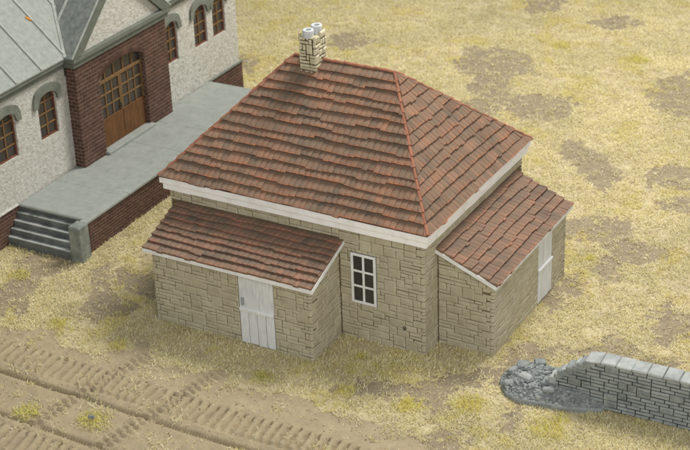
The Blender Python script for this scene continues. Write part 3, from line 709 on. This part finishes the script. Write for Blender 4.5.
# cornices and gable over the porch
box('cornice', (UW-.1, PV0-.09, 4.35), (PU+.07, PV1+.09, 4.53), 'trim', sta, bev=.015)
box('cornice', (UW-.1, PV0-.15, 4.531), (PU+.14, PV1+.15, 4.70), 'trim', sta, bev=.02)
box('corner_block', (UW-.05, PV0-.045, 4.05), (PU-.35, PV0+.35, 4.349), 'trimdark', sta, bev=.01)
GV = (PV0+PV1)/2; SLP = .89; hw = GV-PV0+.19; GZ0 = 4.70; GA = GZ0+SLP*hw
V, F = prism([(PV0-.02, 4.70), (PV1+.02, 4.70), (GV, 4.70+SLP*(GV-PV0+.02))], (UW-.05, PU+.0), 'x'); obj('gable', V, F, 'stucco', sta)
for s_ in (-1, 1):
    vs = GV+s_*hw
    band = [(vs, GZ0), (GV, GA), (GV, GA-.42), (vs-s_*.47, GZ0)]
    V, F = prism(band if s_ < 0 else band[::-1], (PU-.02, PU+.15), 'x'); obj('rake_board', V, F, 'trim', sta)
# main roof: eave cornice, sheet, seams
for a, b in ((VL, PV0-.16), (PV1+.16, VR+.1)):
    box('cornice', (UW-.1, a, 4.36), (UW+.10, b, 4.53), 'trim', sta, bev=.015)
    box('cornice', (UW-.1, a, 4.531), (UW+.19, b, 4.69), 'trim', sta, bev=.02)
UE = UW+.22; ZE = 4.70
V, F = prism([(UE, ZE-.02), (UE, ZE+.02), (UE-3.6, ZE+.02+SLP*3.6), (UE-3.6, ZE-.05+SLP*3.6)], (VL, VR+.15), 'y'); roof2 = obj('roof', V, F, 'metal', sta)
V, F = prism([(UE-3.6, ZE+.02+SLP*3.6), (UE-7.2, ZE+.02), (UE-7.2, ZE-.04), (UE-3.6, ZE-.05+SLP*3.6)], (VL, VR+.15), 'y'); obj('roof', V, F, 'metal', sta)
def strip(a, b, nrm, w, h, m, par, name='seam'):
    a, b, nrm = Vector(a), Vector(b), Vector(nrm).normalized(); d = (b-a).normalized(); s = d.cross(nrm).normalized()
    V = []; E = []
    for p in (a, b):
        for k_, t in ((-1, 0), (-.7, 1), (.7, 1), (1, 0)): V.append(tuple(p+s*(w/2*k_)+nrm*(h*t-.004))); 
    F = [(0, 1, 5, 4), (1, 2, 6, 5), (2, 3, 7, 6), (0, 3, 2, 1), (4, 5, 6, 7), (3, 0, 4, 7)]
    return obj(name, V, F, m, par)
nm = (SLP, 0, 1)
def on_roof(u, v): return (u, v, ZE+.02+SLP*(UE-u))
vv = 0.52-1.15*6
while vv < VR:
    us = UE-.01
    if PV0 < vv < PV1:       # ends at the valley
        us = UE-(min(vv-(PV0-.09), (PV1+.09)-vv))
    if us > UE-3.5: strip(on_roof(us, vv), on_roof(UE-3.58, vv), nm, .075, .05, 'seam', roof2)
    vv += 1.15
# porch roof: two sheets running back into the main roof
uf = PU+.15
for s_ in (-1, 1):
    vs = GV+s_*hw; ub0 = UE+.0; ub1 = UE-(GA-ZE)/SLP
    t = .03
    A = [(uf, vs, GZ0+.005), (uf, GV, GA+.005), (ub1, GV, GA+.005), (ub0, vs, GZ0+.005)]
    V = A+[(x, y, z-t) for x, y, z in A]
    F = [(0, 1, 2, 3), (7, 6, 5, 4), (0, 4, 5, 1), (1, 5, 6, 2), (2, 6, 7, 3), (3, 7, 4, 0)]
    pr = obj('porch_roof', V, F, 'metal2', sta)
    n_ = (0, s_*SLP, 1)
    strip((ub0, vs, GZ0+.01), (ub1, GV, GA+.01), (SLP*.5, s_*SLP*.5, 1), .11, .06, 'seam', pr, 'valley')
    strip((uf-.03, vs, GZ0+.01), (uf-.03, GV, GA+.01), n_, .06, .035, 'seam', pr)
    for uu in (-3.22, -4.2):
        tv = (UE-uu)/hw*1.0
        zz = ZE+(UE-uu)*SLP; vv_ = GV+s_*(GA-zz)/SLP
        if zz < GA: strip((uu, vv_, zz+.01), (uu, GV, GA+.01), n_, .075, .05, 'seam', pr)
# windows
rw = random.Random(41)
for a, b in WINS:
    if b < -3: continue
    ug = UW-.10
    n = 12; vs = [a+(b-a)*i/n for i in range(n+1)]
    prof = [(a, SILL), (b, SILL)]+[(v, arch_z(v, a, b, SPR, RIS)) for v in reversed(vs)]
    V, F = prism(prof, (ug-.02, ug-.008), 'x'); w_ = obj('window', V, F, 'glass2', sta, rnd=rw.random())
    # outer frame follows the arch
    inn = inset(prof, .05); k_ = len(prof); V = []; F = []
    for u_, pp in ((ug-.006, prof), (ug+.035, prof), (ug+.035, inn), (ug-.006, inn)): V += [(u_, p, q) for p, q in pp]
    for q in range(3):
        for i in range(k_): F.append((q*k_+i, q*k_+(i+1) % k_, (q+1)*k_+(i+1) % k_, (q+1)*k_+i))
    obj('window_frame', V, F, 'redframe', w_)
    mid = (a+b)/2
    box('glazing_bar', (ug-.006, mid-.025, SILL+.04), (ug+.03, mid+.025, SPR+RIS-.04), 'bar', w_, bev=.005)
    for i in (1, 2, 3):
        zc = SILL+(SPR+.1-SILL)*i/3.45+.02
        for s0, s1 in ((a+.045, mid-.026), (mid+.026, b-.045)): box('glazing_bar', (ug-.006, s0, zc-.026), (ug+.028, s1, zc+.026), 'bar', w_, bev=.005)
    hgt = (SPR+.1-SILL)/3.45
    for i in range(4):
        z0_ = SILL+.05 if i == 0 else SILL+hgt*i+.046; z1_ = SILL+hgt*(i+1)-.006 if i < 3 else SPR+RIS-.10
        for s0, s1 in ((a+.05, mid-.027), (mid+.027, b-.05)): box('pane', (ug-.0075, s0, z0_), (ug-.003, s1, z1_), 'glass2', w_, rnd=rw.random())
def hood(a, b, dl=1, dr=1):
    pth = [(a-.03, SPR-.10)]+[(a+(b-a)*i/14, arch_z(a+(b-a)*i/14, a, b, SPR, RIS)) for i in range(15)]+[(b+.03, SPR-.10)]
    outr = [(a-.23, SPR-.10)]+[((a+b)/2+(p-(a+b)/2)*1.50, SPR+.02+(q-SPR)*1.35+.14) for p, q in pth[1:-1]]+[(b+.23, SPR-.10)]
    k_ = len(pth); V = []; F = []
    for u_, pp in ((UW-.01, pth), (UW+.075, pth), (UW+.075, outr), (UW-.01, outr)): V += [(u_, p, q) for p, q in pp]
    for q in range(3):
        for i in range(k_-1): F.append((q*k_+i, q*k_+i+1, (q+1)*k_+i+1, (q+1)*k_+i))
    F += [(0, k_, 2*k_, 3*k_), (k_-1, 4*k_-1, 3*k_-1, 2*k_-1)]
    obj('window_hood', V, F, 'trim', sta, E=[.0]*k_+[.5]*k_+[1.0]*k_+[.3]*k_)
for a, b in WINS:
    if b > -3: hood(a, b)
# double door
ud = PU-.20; a, b, s_, sp, ri = DO
n = 14; vs = [a+(b-a)*i/n for i in range(n+1)]
prof = [(a, s_), (b, s_)]+[(v, arch_z(v, a, b, sp, ri)) for v in reversed(vs)]
V, F = prism(prof, (ud-.04, ud-.004), 'x'); door2 = obj('double_door', V, F, 'glass2', sta)
mid = (a+b)/2; ZP = 2.10; ZTR = 3.32
for p, q in ((a, mid-.006), (mid+.006, b)):
    box('door_panel', (ud-.003, p, s_), (ud+.05, q, ZP), 'wood', door2, bev=.012, rnd=rw.random())
    box('stile', (ud-.003, p, ZP+.001), (ud+.045, p+.07, ZTR-.06), 'bar', door2, bev=.006); box('stile', (ud-.003, q-.07, ZP+.001), (ud+.045, q, ZTR-.06), 'bar', door2, bev=.006)
    cw2 = (q-p-.14)/3
    for i in (1, 2): box('glazing_bar', (ud-.003, p+.07+cw2*i-.024, ZP+.001), (ud+.035, p+.07+cw2*i+.024, ZTR-.061), 'bar', door2, bev=.005)
    for j in (1, 2):
        zc = ZP+(ZTR-.06-ZP)*j/3
        for i in range(3): box('glazing_bar', (ud-.003, p+.07+cw2*i+(.025 if i else .001), zc-.024), (ud+.033, p+.07+cw2*(i+1)-(.025 if i < 2 else .001), zc+.024), 'bar', door2, bev=.005)
    for j in range(3):
        for i in range(3):
            za, zb = ZP+(ZTR-.06-ZP)*j/3+.03, ZP+(ZTR-.06-ZP)*(j+1)/3-.03
            box('pane', (ud-.0035, p+.07+cw2*i+.027, za), (ud+.004, p+.07+cw2*(i+1)-.027, zb), 'glass2', door2, rnd=rw.random())
box('transom', (ud-.003, a+.001, ZTR-.059), (ud+.055, b-.001, ZTR+.05), 'bar', door2, bev=.01)
for t in (.2, .4, .6, .8):
    v = a+(b-a)*t; box('glazing_bar', (ud-.003, v-.028, ZTR+.051), (ud+.035, v+.028, arch_z(v, a, b, sp, ri)-.01), 'bar' if t in (.2, .8) else 'bar', door2, bev=.005)
box('door_handle', (ud+.045, mid-.09, 2.16), (ud+.085, mid-.05, 2.34), 'trimdark', door2, bev=.008)
box('threshold', (PU-.24, DO[0]-.08, PZ-.01), (PU+.14, DO[1]+.08, PZ+.107), 'concrete', sta, bev=.02)

# ================================================================== platform with steps
plat = thing('loading_platform', 'raised grey concrete platform with brick side wall and dark steps at its end', 'platform', (-1.3, 4.0, 0), FR, TH)
VE = 9.35; VS = -1.03
core = box('side_wall', (UW+.06, VS+.02, -.1), (-.055, VE-.03, PZ-.075), 'bmortar', plat)
bp = []; rng = random.Random(51)
bricks(Pu(-.055), -1.22, VE-.03, -.02, PZ-.075, BW*.95, .098, 's', True, rng)
bricks(Pvp(VE-.03), UW+.1, -.055, -.02, PZ-.075, BW*.95, .098, 's', False, rng)
emit(bp, 'brick', 'brick', {'s': core}, 300, 'brickwork', FR)
edges = [VS, .72, 2.35, 4.05, 5.75, 7.55, VE]
for i in range(6):
    a, b = edges[i]+.002, edges[i+1]-.002
    # concrete slab, butts against wall and porch
    if i in (1, 2, 3, 4): pass
    box('deck_slab', (UW+.045, a, PZ-.074), (-.245, b, PZ+rng.uniform(-.002, .002)), 'concrete', plat, bev=.003, rnd=rng.random())
edges = [-1.24, .9, 3.2, 5.4, 7.4, VE]
for i in range(5):
    box('coping', (-.239, edges[i]+.003, PZ-.074), (.02, edges[i+1]-.003, PZ+.012+rng.uniform(-.002, .002)), 'concrete', plat, bev=.012, rnd=.75)
steps = box('steps', (UW+.06, VS-.02, -.1), (-.28, VS+.019, PZ-.09), 'step', plat)
for k_ in range(5):
    z1_ = PZ-.004-.19*k_ if k_ else PZ-.004; v0_ = VS-.17*k_
    if k_ == 0: continue
    V, F, _ = boxg((UW+.055, v0_, -.05), (-.285, v0_+.175, z1_))
    # light worn nosing: rows of vertices near the front edge
    u0_, u1_ = UW+.055, -.285; va, vb = v0_, v0_+.175
    pr_ = [(va, -.05), (va, z1_-.03), (va+.004, z1_-.006), (va+.012, z1_), (va+.045, z1_), (vb, z1_), (vb, -.05)]
    V = [(u0_, p, q) for p, q in pr_]+[(u1_, p, q) for p, q in pr_]; n = 7
    F = [tuple(range(n)), tuple(range(n, 2*n))[::-1]]+[(i, (i+1) % n, n+(i+1) % n, n+i) for i in range(n)]
    obj('step', V, F, 'step', steps, E=[0, .2, 3, 3, 1.0, .1, 0]*2, rnd=rng.random())
# top nosing of the deck above the steps
box('nosing', (UW+.055, VS-.045, PZ-.073), (-.285, VS-.001, PZ-.004), 'concrete', steps, bev=.01)
# square end pier
V, F, E = boxg((-.28, -1.73, -.1), (.13, -1.245, 1.10), .03)
V = [(u_, v_, z_) if z_ < .5 else (u_*.97-.003, v_+( .012 if v_ < -1.5 else -.012), z_) for u_, v_, z_ in V]
obj('pier', V, F, 'pier', plat, E=E)

# orange scrap lying on the sheet roof
V = []; n = 10
L0 = Vector((-3.585, 1.60, ZE+.02+SLP*(UE+3.585)+.012)); d1 = (Vector((SLP*-.6, .75, .6*SLP*SLP))).normalized(); d1 = Vector((.55, .35, -.55*SLP)).normalized(); nn = Vector((SLP, 0, 1)).normalized(); d2 = nn.cross(d1)
for s_ in (0, 1):
    for i in range(n):
        t = 2*math.pi*i/n; p = L0+d1*.125*math.cos(t)+d2*.045*math.sin(t)*(1-.3*math.cos(t))+nn*(.03*s_*(.6+.4*math.cos(t)))
        V.append(tuple(FR @ p))
F = [tuple(range(n))[::-1], tuple(range(n, 2*n))]+[(i, (i+1) % n, n+(i+1) % n, n+i) for i in range(n)]
o = obj('leaf', V, F, 'leaf'); o['label'] = 'tiny orange leaf-like scrap lying on grey sheet roof'; o['category'] = 'leaf'

# ================================================================== ruined grey wall
ruin = thing('ruined_wall', 'ruined grey masonry wall with pale capstones, broken down into rubble at one end', 'wall', (5.6, -.05, 0))
rng = random.Random(61)
YA = lambda x: -.30+.030*(x-4.8)      # front face line
TK = .40; HW = 1.26
def topz(x):
    pts = [(3.2, .16), (3.3, .30), (3.55, .52), (3.8, .78), (4.05, .98), (4.3, 1.13), (4.5, 1.26), (9, 1.26)]
    if x <= pts[0][0]: return 0
    for (a, b), (c, d) in zip(pts, pts[1:]):
        if x <= c: return b+(d-b)*(x-a)/(c-a)
    return HW
XEND = 10.2
core = None
V = []; xs = [3.25+(XEND-3.25)*i/60 for i in range(61)]
for x in xs:
    t = max(.02, topz(x-.06)-.10); V += [(x, YA(x)+.035, -.1), (x, YA(x)+.035, t), (x, YA(x)+TK-.035, t), (x, YA(x)+TK-.035, -.1)]
F = [(0, 1, 2, 3), (240, 243, 242, 241)]+[(i*4+k_, i*4+(k_+1) % 4, i*4+4+(k_+1) % 4, i*4+4+k_) for i in range(60) for k_ in range(4)]
rcore = obj('wall_core', V, F, 'ruinjoint', ruin)
rp = []
def ruin_face(P, front):
    cw, ch = .115, .10; nx_ = int((XEND-3.2)/cw); nz_ = int(HW/ch)+1; ch = HW/nz_
    def blocked(i, j): return (j+1)*ch > topz(3.2+(i+.7)*cw)+.03
    for (i, j, w, h) in ashlar(nx_, nz_, rng, blocked, [(2,1,3),(3,1,9),(4,1,7),(2,2,2),(3,2,3)]):
        x0_, x1_, a, b = 3.2+i*cw, 3.2+(i+w)*cw, j*ch, (j+h)*ch
        jx = lambda: rng.uniform(-.006, .006)
        poly = [(x0_+jx(), a+jx()), (x1_+jx(), a+jx()), (x1_+jx(), b+jx()), (x0_+jx(), b+jx())]
        V, F, E = stone_piece(poly, P, depth=.05, bev=.014, gap=.011, out=rng.uniform(-.012, .008), rng=rng)
        rp.append((V, F, E, rng.random(), 'w', front and x0_ < 7.3))
ruin_face(lambda s, z, d: (s, YA(s)-d, z), True)
ruin_face(lambda s, z, d: (s, YA(s)+TK+d, z), False)
emit(rp, 'stone', 'ruin', {'w': rcore}, 290, 'stonework')
# stepped broken top: stones right across the wall
for j in range(13):
    x = 3.22+j*.105
    zt = topz(x+.05); 
    V, F, E = boxg((x, YA(x)-.012+rng.uniform(0, .05), zt-.17), (x+.15+rng.uniform(0, .05), YA(x)+TK-rng.uniform(0, .08), zt+rng.uniform(-.02, .03)), .022)
    V = [tuple(c+rng.uniform(-.010, .010) for c in v) for v in V]
    obj('broken_stone', V, F, 'ruin' if j % 3 else 'ruincap', ruin, rnd=.75+.25*rng.random(), E=E)
x = 4.42; first = True
while x < XEND:
    w = .385+rng.uniform(-.015, .015)
    V, F, E = boxg((x+.006, -.02, HW-.005), (x+w-.006, TK+.02, HW+.105+rng.uniform(-.006, .006)), .02)
    V = [(a, b+YA(a), c-(.035 if c > HW+.05 and b < .2 else 0)) for a, b, c in V]
    V = [tuple(c+rng.uniform(-.007, .007) for c in v) for v in V]
    if first: V = [(a, b, c-(.07 if a < 4.6 and c > HW+.04 else 0)) for a, b, c in V]
    first = False
    obj('capstone', V, F, 'ruincap', ruin, rnd=rng.random(), E=E); x += w
# rubble heap on a thin cast base
out = [(4.95, -.40), (4.7, -.52), (4.4, -.66), (4.02, -.78), (3.55, -.84), (3.02, -.90), (2.68, -.82), (2.42, -.60), (2.22, -.25), (2.22, .15), (2.38, .48), (2.7, .70), (3.1, .78), (3.55, .66), (3.9, .42), (4.3, .30), (4.9, .20)]
def inout(x, y): return bool(inpoly(np.array([x]), np.array([y]), out)[0])
def edgedist(x, y):
    best = 9
    for i in range(len(out)):
        (x1, y1), (x2, y2) = out[i-1], out[i]; dx, dy = x2-x1, y2-y1; t = max(0, min(1, ((x-x1)*dx+(y-y1)*dy)/(dx*dx+dy*dy)))
        best = min(best, math.hypot(x-x1-t*dx, y-y1-t*dy))
    return best
def heap(x, y):
    e = edgedist(x, y) if inout(x, y) else 0
    m = min(1, e/.30); m = m*m*(3-2*m)
    return .10+m*(.10+.10*math.exp(-((x-3.1)/.7)**2-((y-.15)/.5)**2)+.30*float(fbm(np.array([x]), np.array([y]), .28, 33)[0])-.10)
st = .05; V = []; F = []; ix = {}
for i in range(60):
    for j in range(40):
        x, y = 2.15+i*st, -.95+j*st
        if inout(x, y) and edgedist(x, y) > .012: ix[(i, j)] = len(V); V.append((x, y, heap(x, y)))
for (i, j) in list(ix):
    q = [(i, j), (i+1, j), (i+1, j+1), (i, j+1)]
    if all(t in ix for t in q): F.append(tuple(ix[t] for t in q))
obj('rubble_mound', V, F, 'ruin', ruin, rnd=0.0, smooth=True, E=[0.2]*len(V))
# base rim follows the outline
def smooth_loop(p, n=6):
    r_ = []
    for i in range(len(p)):
        p0, p1, p2, p3 = p[i-1], p[i], p[(i+1) % len(p)], p[(i+2) % len(p)]
        for k_ in range(n):
            t = k_/n; r_.append(tuple(.5*((2*b)+(-a+c)*t+(2*a-5*b+4*c-d)*t*t+(-a+3*b-3*c+d)*t**3) for a, b, c, d in zip(p0, p1, p2, p3)))
    return r_
lp = smooth_loop(out); cxm, cym = 3.4, -.05; n = len(lp); V = []
for (sc, z) in ((1.01, -.08), (1.012, .05), (1.0, .095), (.95, .115), (.88, .11)):
    for k_, (x, y) in enumerate(lp): V.append((cxm+(x-cxm)*sc, cym+(y-cym)*sc, z+(rng.uniform(-.012, .02) if z > .04 else 0)))
F = [(q*n+i, q*n+(i+1) % n, (q+1)*n+(i+1) % n, (q+1)*n+i) for q in range(4) for i in range(n)]+[tuple(range(4*n, 5*n))]
obj('rubble_base', V, F, 'ruin', ruin, smooth=True, E=[0, .2]*0+[0.0]*n+[.2]*n+[.7]*n+[.4]*n+[0.0]*n)
def lump(c, s, yawz, tilt, r, bev=.2):
    V, F, E = boxg((-s[0]/2, -s[1]/2, -s[2]/2), (s[0]/2, s[1]/2, s[2]/2), min(s)*bev)
    M_ = Matrix.Translation(c) @ Matrix.Rotation(yawz, 4, 'Z') @ Matrix.Rotation(tilt, 4, 'X')
    return [tuple(M_ @ Vector([q+r.uniform(-.13, .13)*min(s) for q in v])) for v in V], F, E
def big(x, y, s, yz, tl, z=None, m='ruin'):
    V, F, E = lump((x, y, (heap(x, y) if z is None else z)+s[2]*.26), tuple(q*.82 for q in s), yz, tl+rng.uniform(-.3, .3), rng, .25); obj('fallen_block', V, F, m, ruin, rnd=rng.uniform(.6, 1), E=E)
big(2.92, -.30, (.46, .26, .16), -.45, .25, m='ruincap'); big(2.62, .25, (.40, .24, .16), .2, -.2); big(2.95, .50, (.34, .24, .16), .5, .1); big(3.25, .30, (.30, .22, .14), -.7, .2)
big(2.55, -.50, (.30, .22, .14), .6, .1); big(3.62, -.55, (.36, .20, .12), .25, -.15); big(4.02, -.60, (.28, .17, .12), -.5, .2); big(3.15, -.52, (.22, .16, .12), 1.0, .3); big(2.48, -.12, (.30, .2, .14), 1.2, 0); big(3.45, .52, (.26, .2, .12), .1, .2)
g = MB()
for _ in range(1500):
    x, y = rng.uniform(2.2, 4.9), rng.uniform(-.9, .8)
    if not inout(x, y) or edgedist(x, y) < .04 or (x > 3.3 and YA(x)-.02 < y < YA(x)+TK): continue
    s = rng.uniform(.03, .075)*(1 if rng.random() < .8 else 1.5)
    V, F, E = lump((x, y, heap(x, y)+s*.18), (s*rng.uniform(.8, 1.5), s, s*.8), rng.uniform(0, 3), rng.uniform(-.6, .6), rng, .22); g.add(V, F, .4+.6*rng.random(), [e*4.5*rng.random() for e in E])
o = g.build('rubble', 'ruin', ruin); o['kind'] = 'stuff'

# ================================================================== pebble, grit, grass
V, F, E = lump((-5.95, -6.22, .10), (.17, .11, .08), .3, .1, random.Random(3), .42)
o = obj('pebble', V, F, 'pebble'); o['label'] = 'small bluish grey pebble sitting in a straw-yellow tuft beside the track ruts'; o['category'] = 'pebble'
R = np.random.default_rng(7)
FOOT = [(-33, 19), (-2.5, 34), (12.5, -1.5), (-7.2, -11.5), (-15, -4)]
BL = [(-W-.0, 0, 0, D), (AXL, AXR, -AD, .1), (-.1, BX, BY0, BY1)]
def blocked(x, y, pad=0.02):
    b = np.zeros(x.shape, bool)
    for x0_, x1_, y0_, y1_ in BL: b |= (x > x0_-pad) & (x < x1_+pad) & (y > y0_-pad) & (y < y1_+pad)
    c, s = math.cos(TH), math.sin(TH); dx, dy = x+11.238, y-1.81; u_ = c*dx+s*dy; v_ = -s*dx+c*dy
    b |= (u_ < -.02) & (u_ > -10) & (v_ > -1.25) & (v_ < VE); b |= (u_ < UW+.07) & (u_ > -10) & (v_ < VR+.14); b |= (u_ < .14) & (v_ > -1.74) & (v_ < -1.2) & (u_ > UW)
    b |= (x > 3.2) & (y > YA(x)-.01) & (y < YA(x)+TK+.01)
    b |= inpoly(x, y, out)
    return b
N0 = 3200000
px = R.uniform(-33, 12.5, N0); py = R.uniform(-11.5, 34, N0)
k_ = inpoly(px, py, FOOT); px, py = px[k_], py[k_]
road, patch = dirtmask(px, py)
dens = np.clip(0.6+1.5*(fbm(px, py, 1.1, 41)-0.36), 0.35, 1.0)
bare = fbm(px, py, 0.55, 47)
dens = np.where(bare < .36, dens*.3, dens)
dens = np.where(patch, np.where(vnoise(px, py, .22, 91) < .68, .07, .45), dens)
dens = np.where(road, np.where(fbm(px, py, .45, 95) > .62, .25, .012), dens)
tuf = np.zeros(len(px))
for tx, ty, tr in TUFT:
    d = np.hypot(px-tx, py-ty)/tr+0.5*(vnoise(px, py, .2, 51)-.5); tuf = np.maximum(tuf, np.clip(1.5-d, 0, 1))
dens = np.maximum(dens, tuf*.95)
k_ = (R.random(len(px)) < dens) & ~blocked(px, py)
px, py, tuf, patch = px[k_], py[k_], tuf[k_], patch[k_]
n = len(px); pz = ground_h(px, py)-.012
ln = R.uniform(.045, .12, n)*(1+.3*tuf); az = R.uniform(0, 2*np.pi, n); el = np.clip(R.normal(.55, .28, n), .1, 1.4); wd = R.uniform(.008, .014, n)
dx, dy, dz = np.cos(az)*np.cos(el), np.sin(az)*np.cos(el), np.sin(el)
sx, sy = -np.sin(az)*wd, np.cos(az)*wd
co = np.empty((n, 3, 3)); lift = R.uniform(0, .05, n)
co[:, 0] = np.stack([px-sx, py-sy, pz+lift], 1); co[:, 1] = np.stack([px+sx, py+sy, pz+lift+.004], 1); co[:, 2] = np.stack([px+dx*ln, py+dy*ln, pz+lift+dz*ln], 1)
gm = bpy.data.meshes.new('grass'); gm.vertices.add(3*n); gm.vertices.foreach_set('co', co.ravel())
gm.loops.add(3*n); gm.loops.foreach_set('vertex_index', np.arange(3*n, dtype=np.int32)); gm.polygons.add(n); gm.polygons.foreach_set('loop_start', np.arange(0, 3*n, 3, dtype=np.int32)); gm.update()
pal = np.array([srgb(230,222,182), srgb(222,211,160), srgb(238,232,204), srgb(214,203,156), srgb(216,211,150), srgb(176,160,120)])
ci = R.choice(6, n, p=[.28, .24, .18, .14, .10, .06]); colr = pal[ci]
big_ = fbm(px, py, 2.2, 61)[:, None]; colr = colr*(0.84+.36*big_)
ylw = np.array(srgb(220,208,106)); grn = np.array(srgb(196,194,98))
yg = np.where((R.random(n) < .35)[:, None], grn, ylw)
amt = (np.clip(tuf*1.1, 0, .8)*(R.random(n) < .8))[:, None]; sp = (np.clip((fbm(px, py, 1.0, 71)-.60)*5, 0, .4))[:, None]
colr = colr*(1-amt)+yg*amt; colr = colr*(1-sp)+ylw*sp
ca = np.ones((n, 3, 4)); ca[:, :, :3] = colr[:, None, :]
at_ = gm.attributes.new('col', 'FLOAT_COLOR', 'POINT'); at_.data.foreach_set('color', ca.ravel().astype(np.float32))
gmat = bpy.data.materials.new('straw_fibre'); gmat.use_nodes = True; nt = gmat.node_tree; bs = nt.nodes['Principled BSDF']; bs.inputs['Roughness'].default_value = .8; bs.inputs['Specular IOR Level'].default_value = .15
an = nt.nodes.new('ShaderNodeAttribute'); an.attribute_name = 'col'; nt.links.new(an.outputs['Color'], bs.inputs['Base Color'])
tl = nt.nodes.new('ShaderNodeBsdfTranslucent'); nt.links.new(an.outputs['Color'], tl.inputs['Color']); ms = nt.nodes.new('ShaderNodeMixShader'); ms.inputs[0].default_value = .35
nt.links.new(bs.outputs[0], ms.inputs[1]); nt.links.new(tl.outputs[0], ms.inputs[2]); nt.links.new(ms.outputs[0], nt.nodes['Material Output'].inputs[0])
gm.materials.append(gmat)
grass = bpy.data.objects.new('grass', gm); COL.objects.link(grass); grass['kind'] = 'stuff'; grass['label'] = 'dry straw-coloured grass fibres covering most of the ground'; grass['category'] = 'grass'
# grit: small pale crumbs, mostly on the bare patches
M0 = 60000; qx = R.uniform(-33, 12.5, M0); qy = R.uniform(-11.5, 34, M0); k_ = inpoly(qx, qy, FOOT); qx, qy = qx[k_], qy[k_]
road, patch = dirtmask(qx, qy); clus = vnoise(qx, qy, .5, 81)
k_ = (R.random(len(qx)) < np.where(patch, .95*np.clip(clus*1.6-.2, .1, 1), np.where(road, .40, .06))) & ~blocked(qx, qy); qx, qy = qx[k_], qy[k_]; n = len(qx)
qz = ground_h(qx, qy); s = R.uniform(.010, .030, n)*np.where(R.random(n) < .10, 1.4, 1); tpl = np.array([(1, 0, 0), (-.5, .87, 0), (-.5, -.87, 0), (0, 0, 1.1), (0, 0, -.6)])
ph = R.uniform(0, 6.28, n); c, s_ = np.cos(ph), np.sin(ph)
vx = tpl[:, 0][None]*c[:, None]-tpl[:, 1][None]*s_[:, None]; vy = tpl[:, 0][None]*s_[:, None]+tpl[:, 1][None]*c[:, None]
co = np.stack([qx[:, None]+vx*s[:, None], qy[:, None]+vy*s[:, None], qz[:, None]+.008+tpl[:, 2][None]*s[:, None]*R.uniform(.5, 1.1, n)[:, None]], 2)
fc = np.array([(0, 1, 3), (1, 2, 3), (2, 0, 3), (1, 0, 4), (2, 1, 4), (0, 2, 4)]); idx = (np.arange(n)[:, None, None]*5+fc[None]).reshape(-1)
gm = bpy.data.meshes.new('gravel'); gm.vertices.add(5*n); gm.vertices.foreach_set('co', co.ravel()); gm.loops.add(len(idx)); gm.loops.foreach_set('vertex_index', idx.astype(np.int32)); gm.polygons.add(len(idx)//3); gm.polygons.foreach_set('loop_start', np.arange(0, len(idx), 3, dtype=np.int32)); gm.update()
at_ = gm.attributes.new('rnd', 'FLOAT', 'POINT'); at_.data.foreach_set('value', np.repeat(R.random(n)**2, 5).astype(np.float32))
MT['grit'] = mat('pale_grit', [srgb(140,124,94), srgb(168,154,124), srgb(214,208,192)], 6, rnd=0, rmix=.8, bump=0); gm.materials.append(MT['grit'])
grit = bpy.data.objects.new('gravel', gm); COL.objects.link(grit); grit['kind'] = 'stuff'; grit['label'] = 'pale gravel crumbs scattered over the bare brown soil'; grit['category'] = 'gravel'
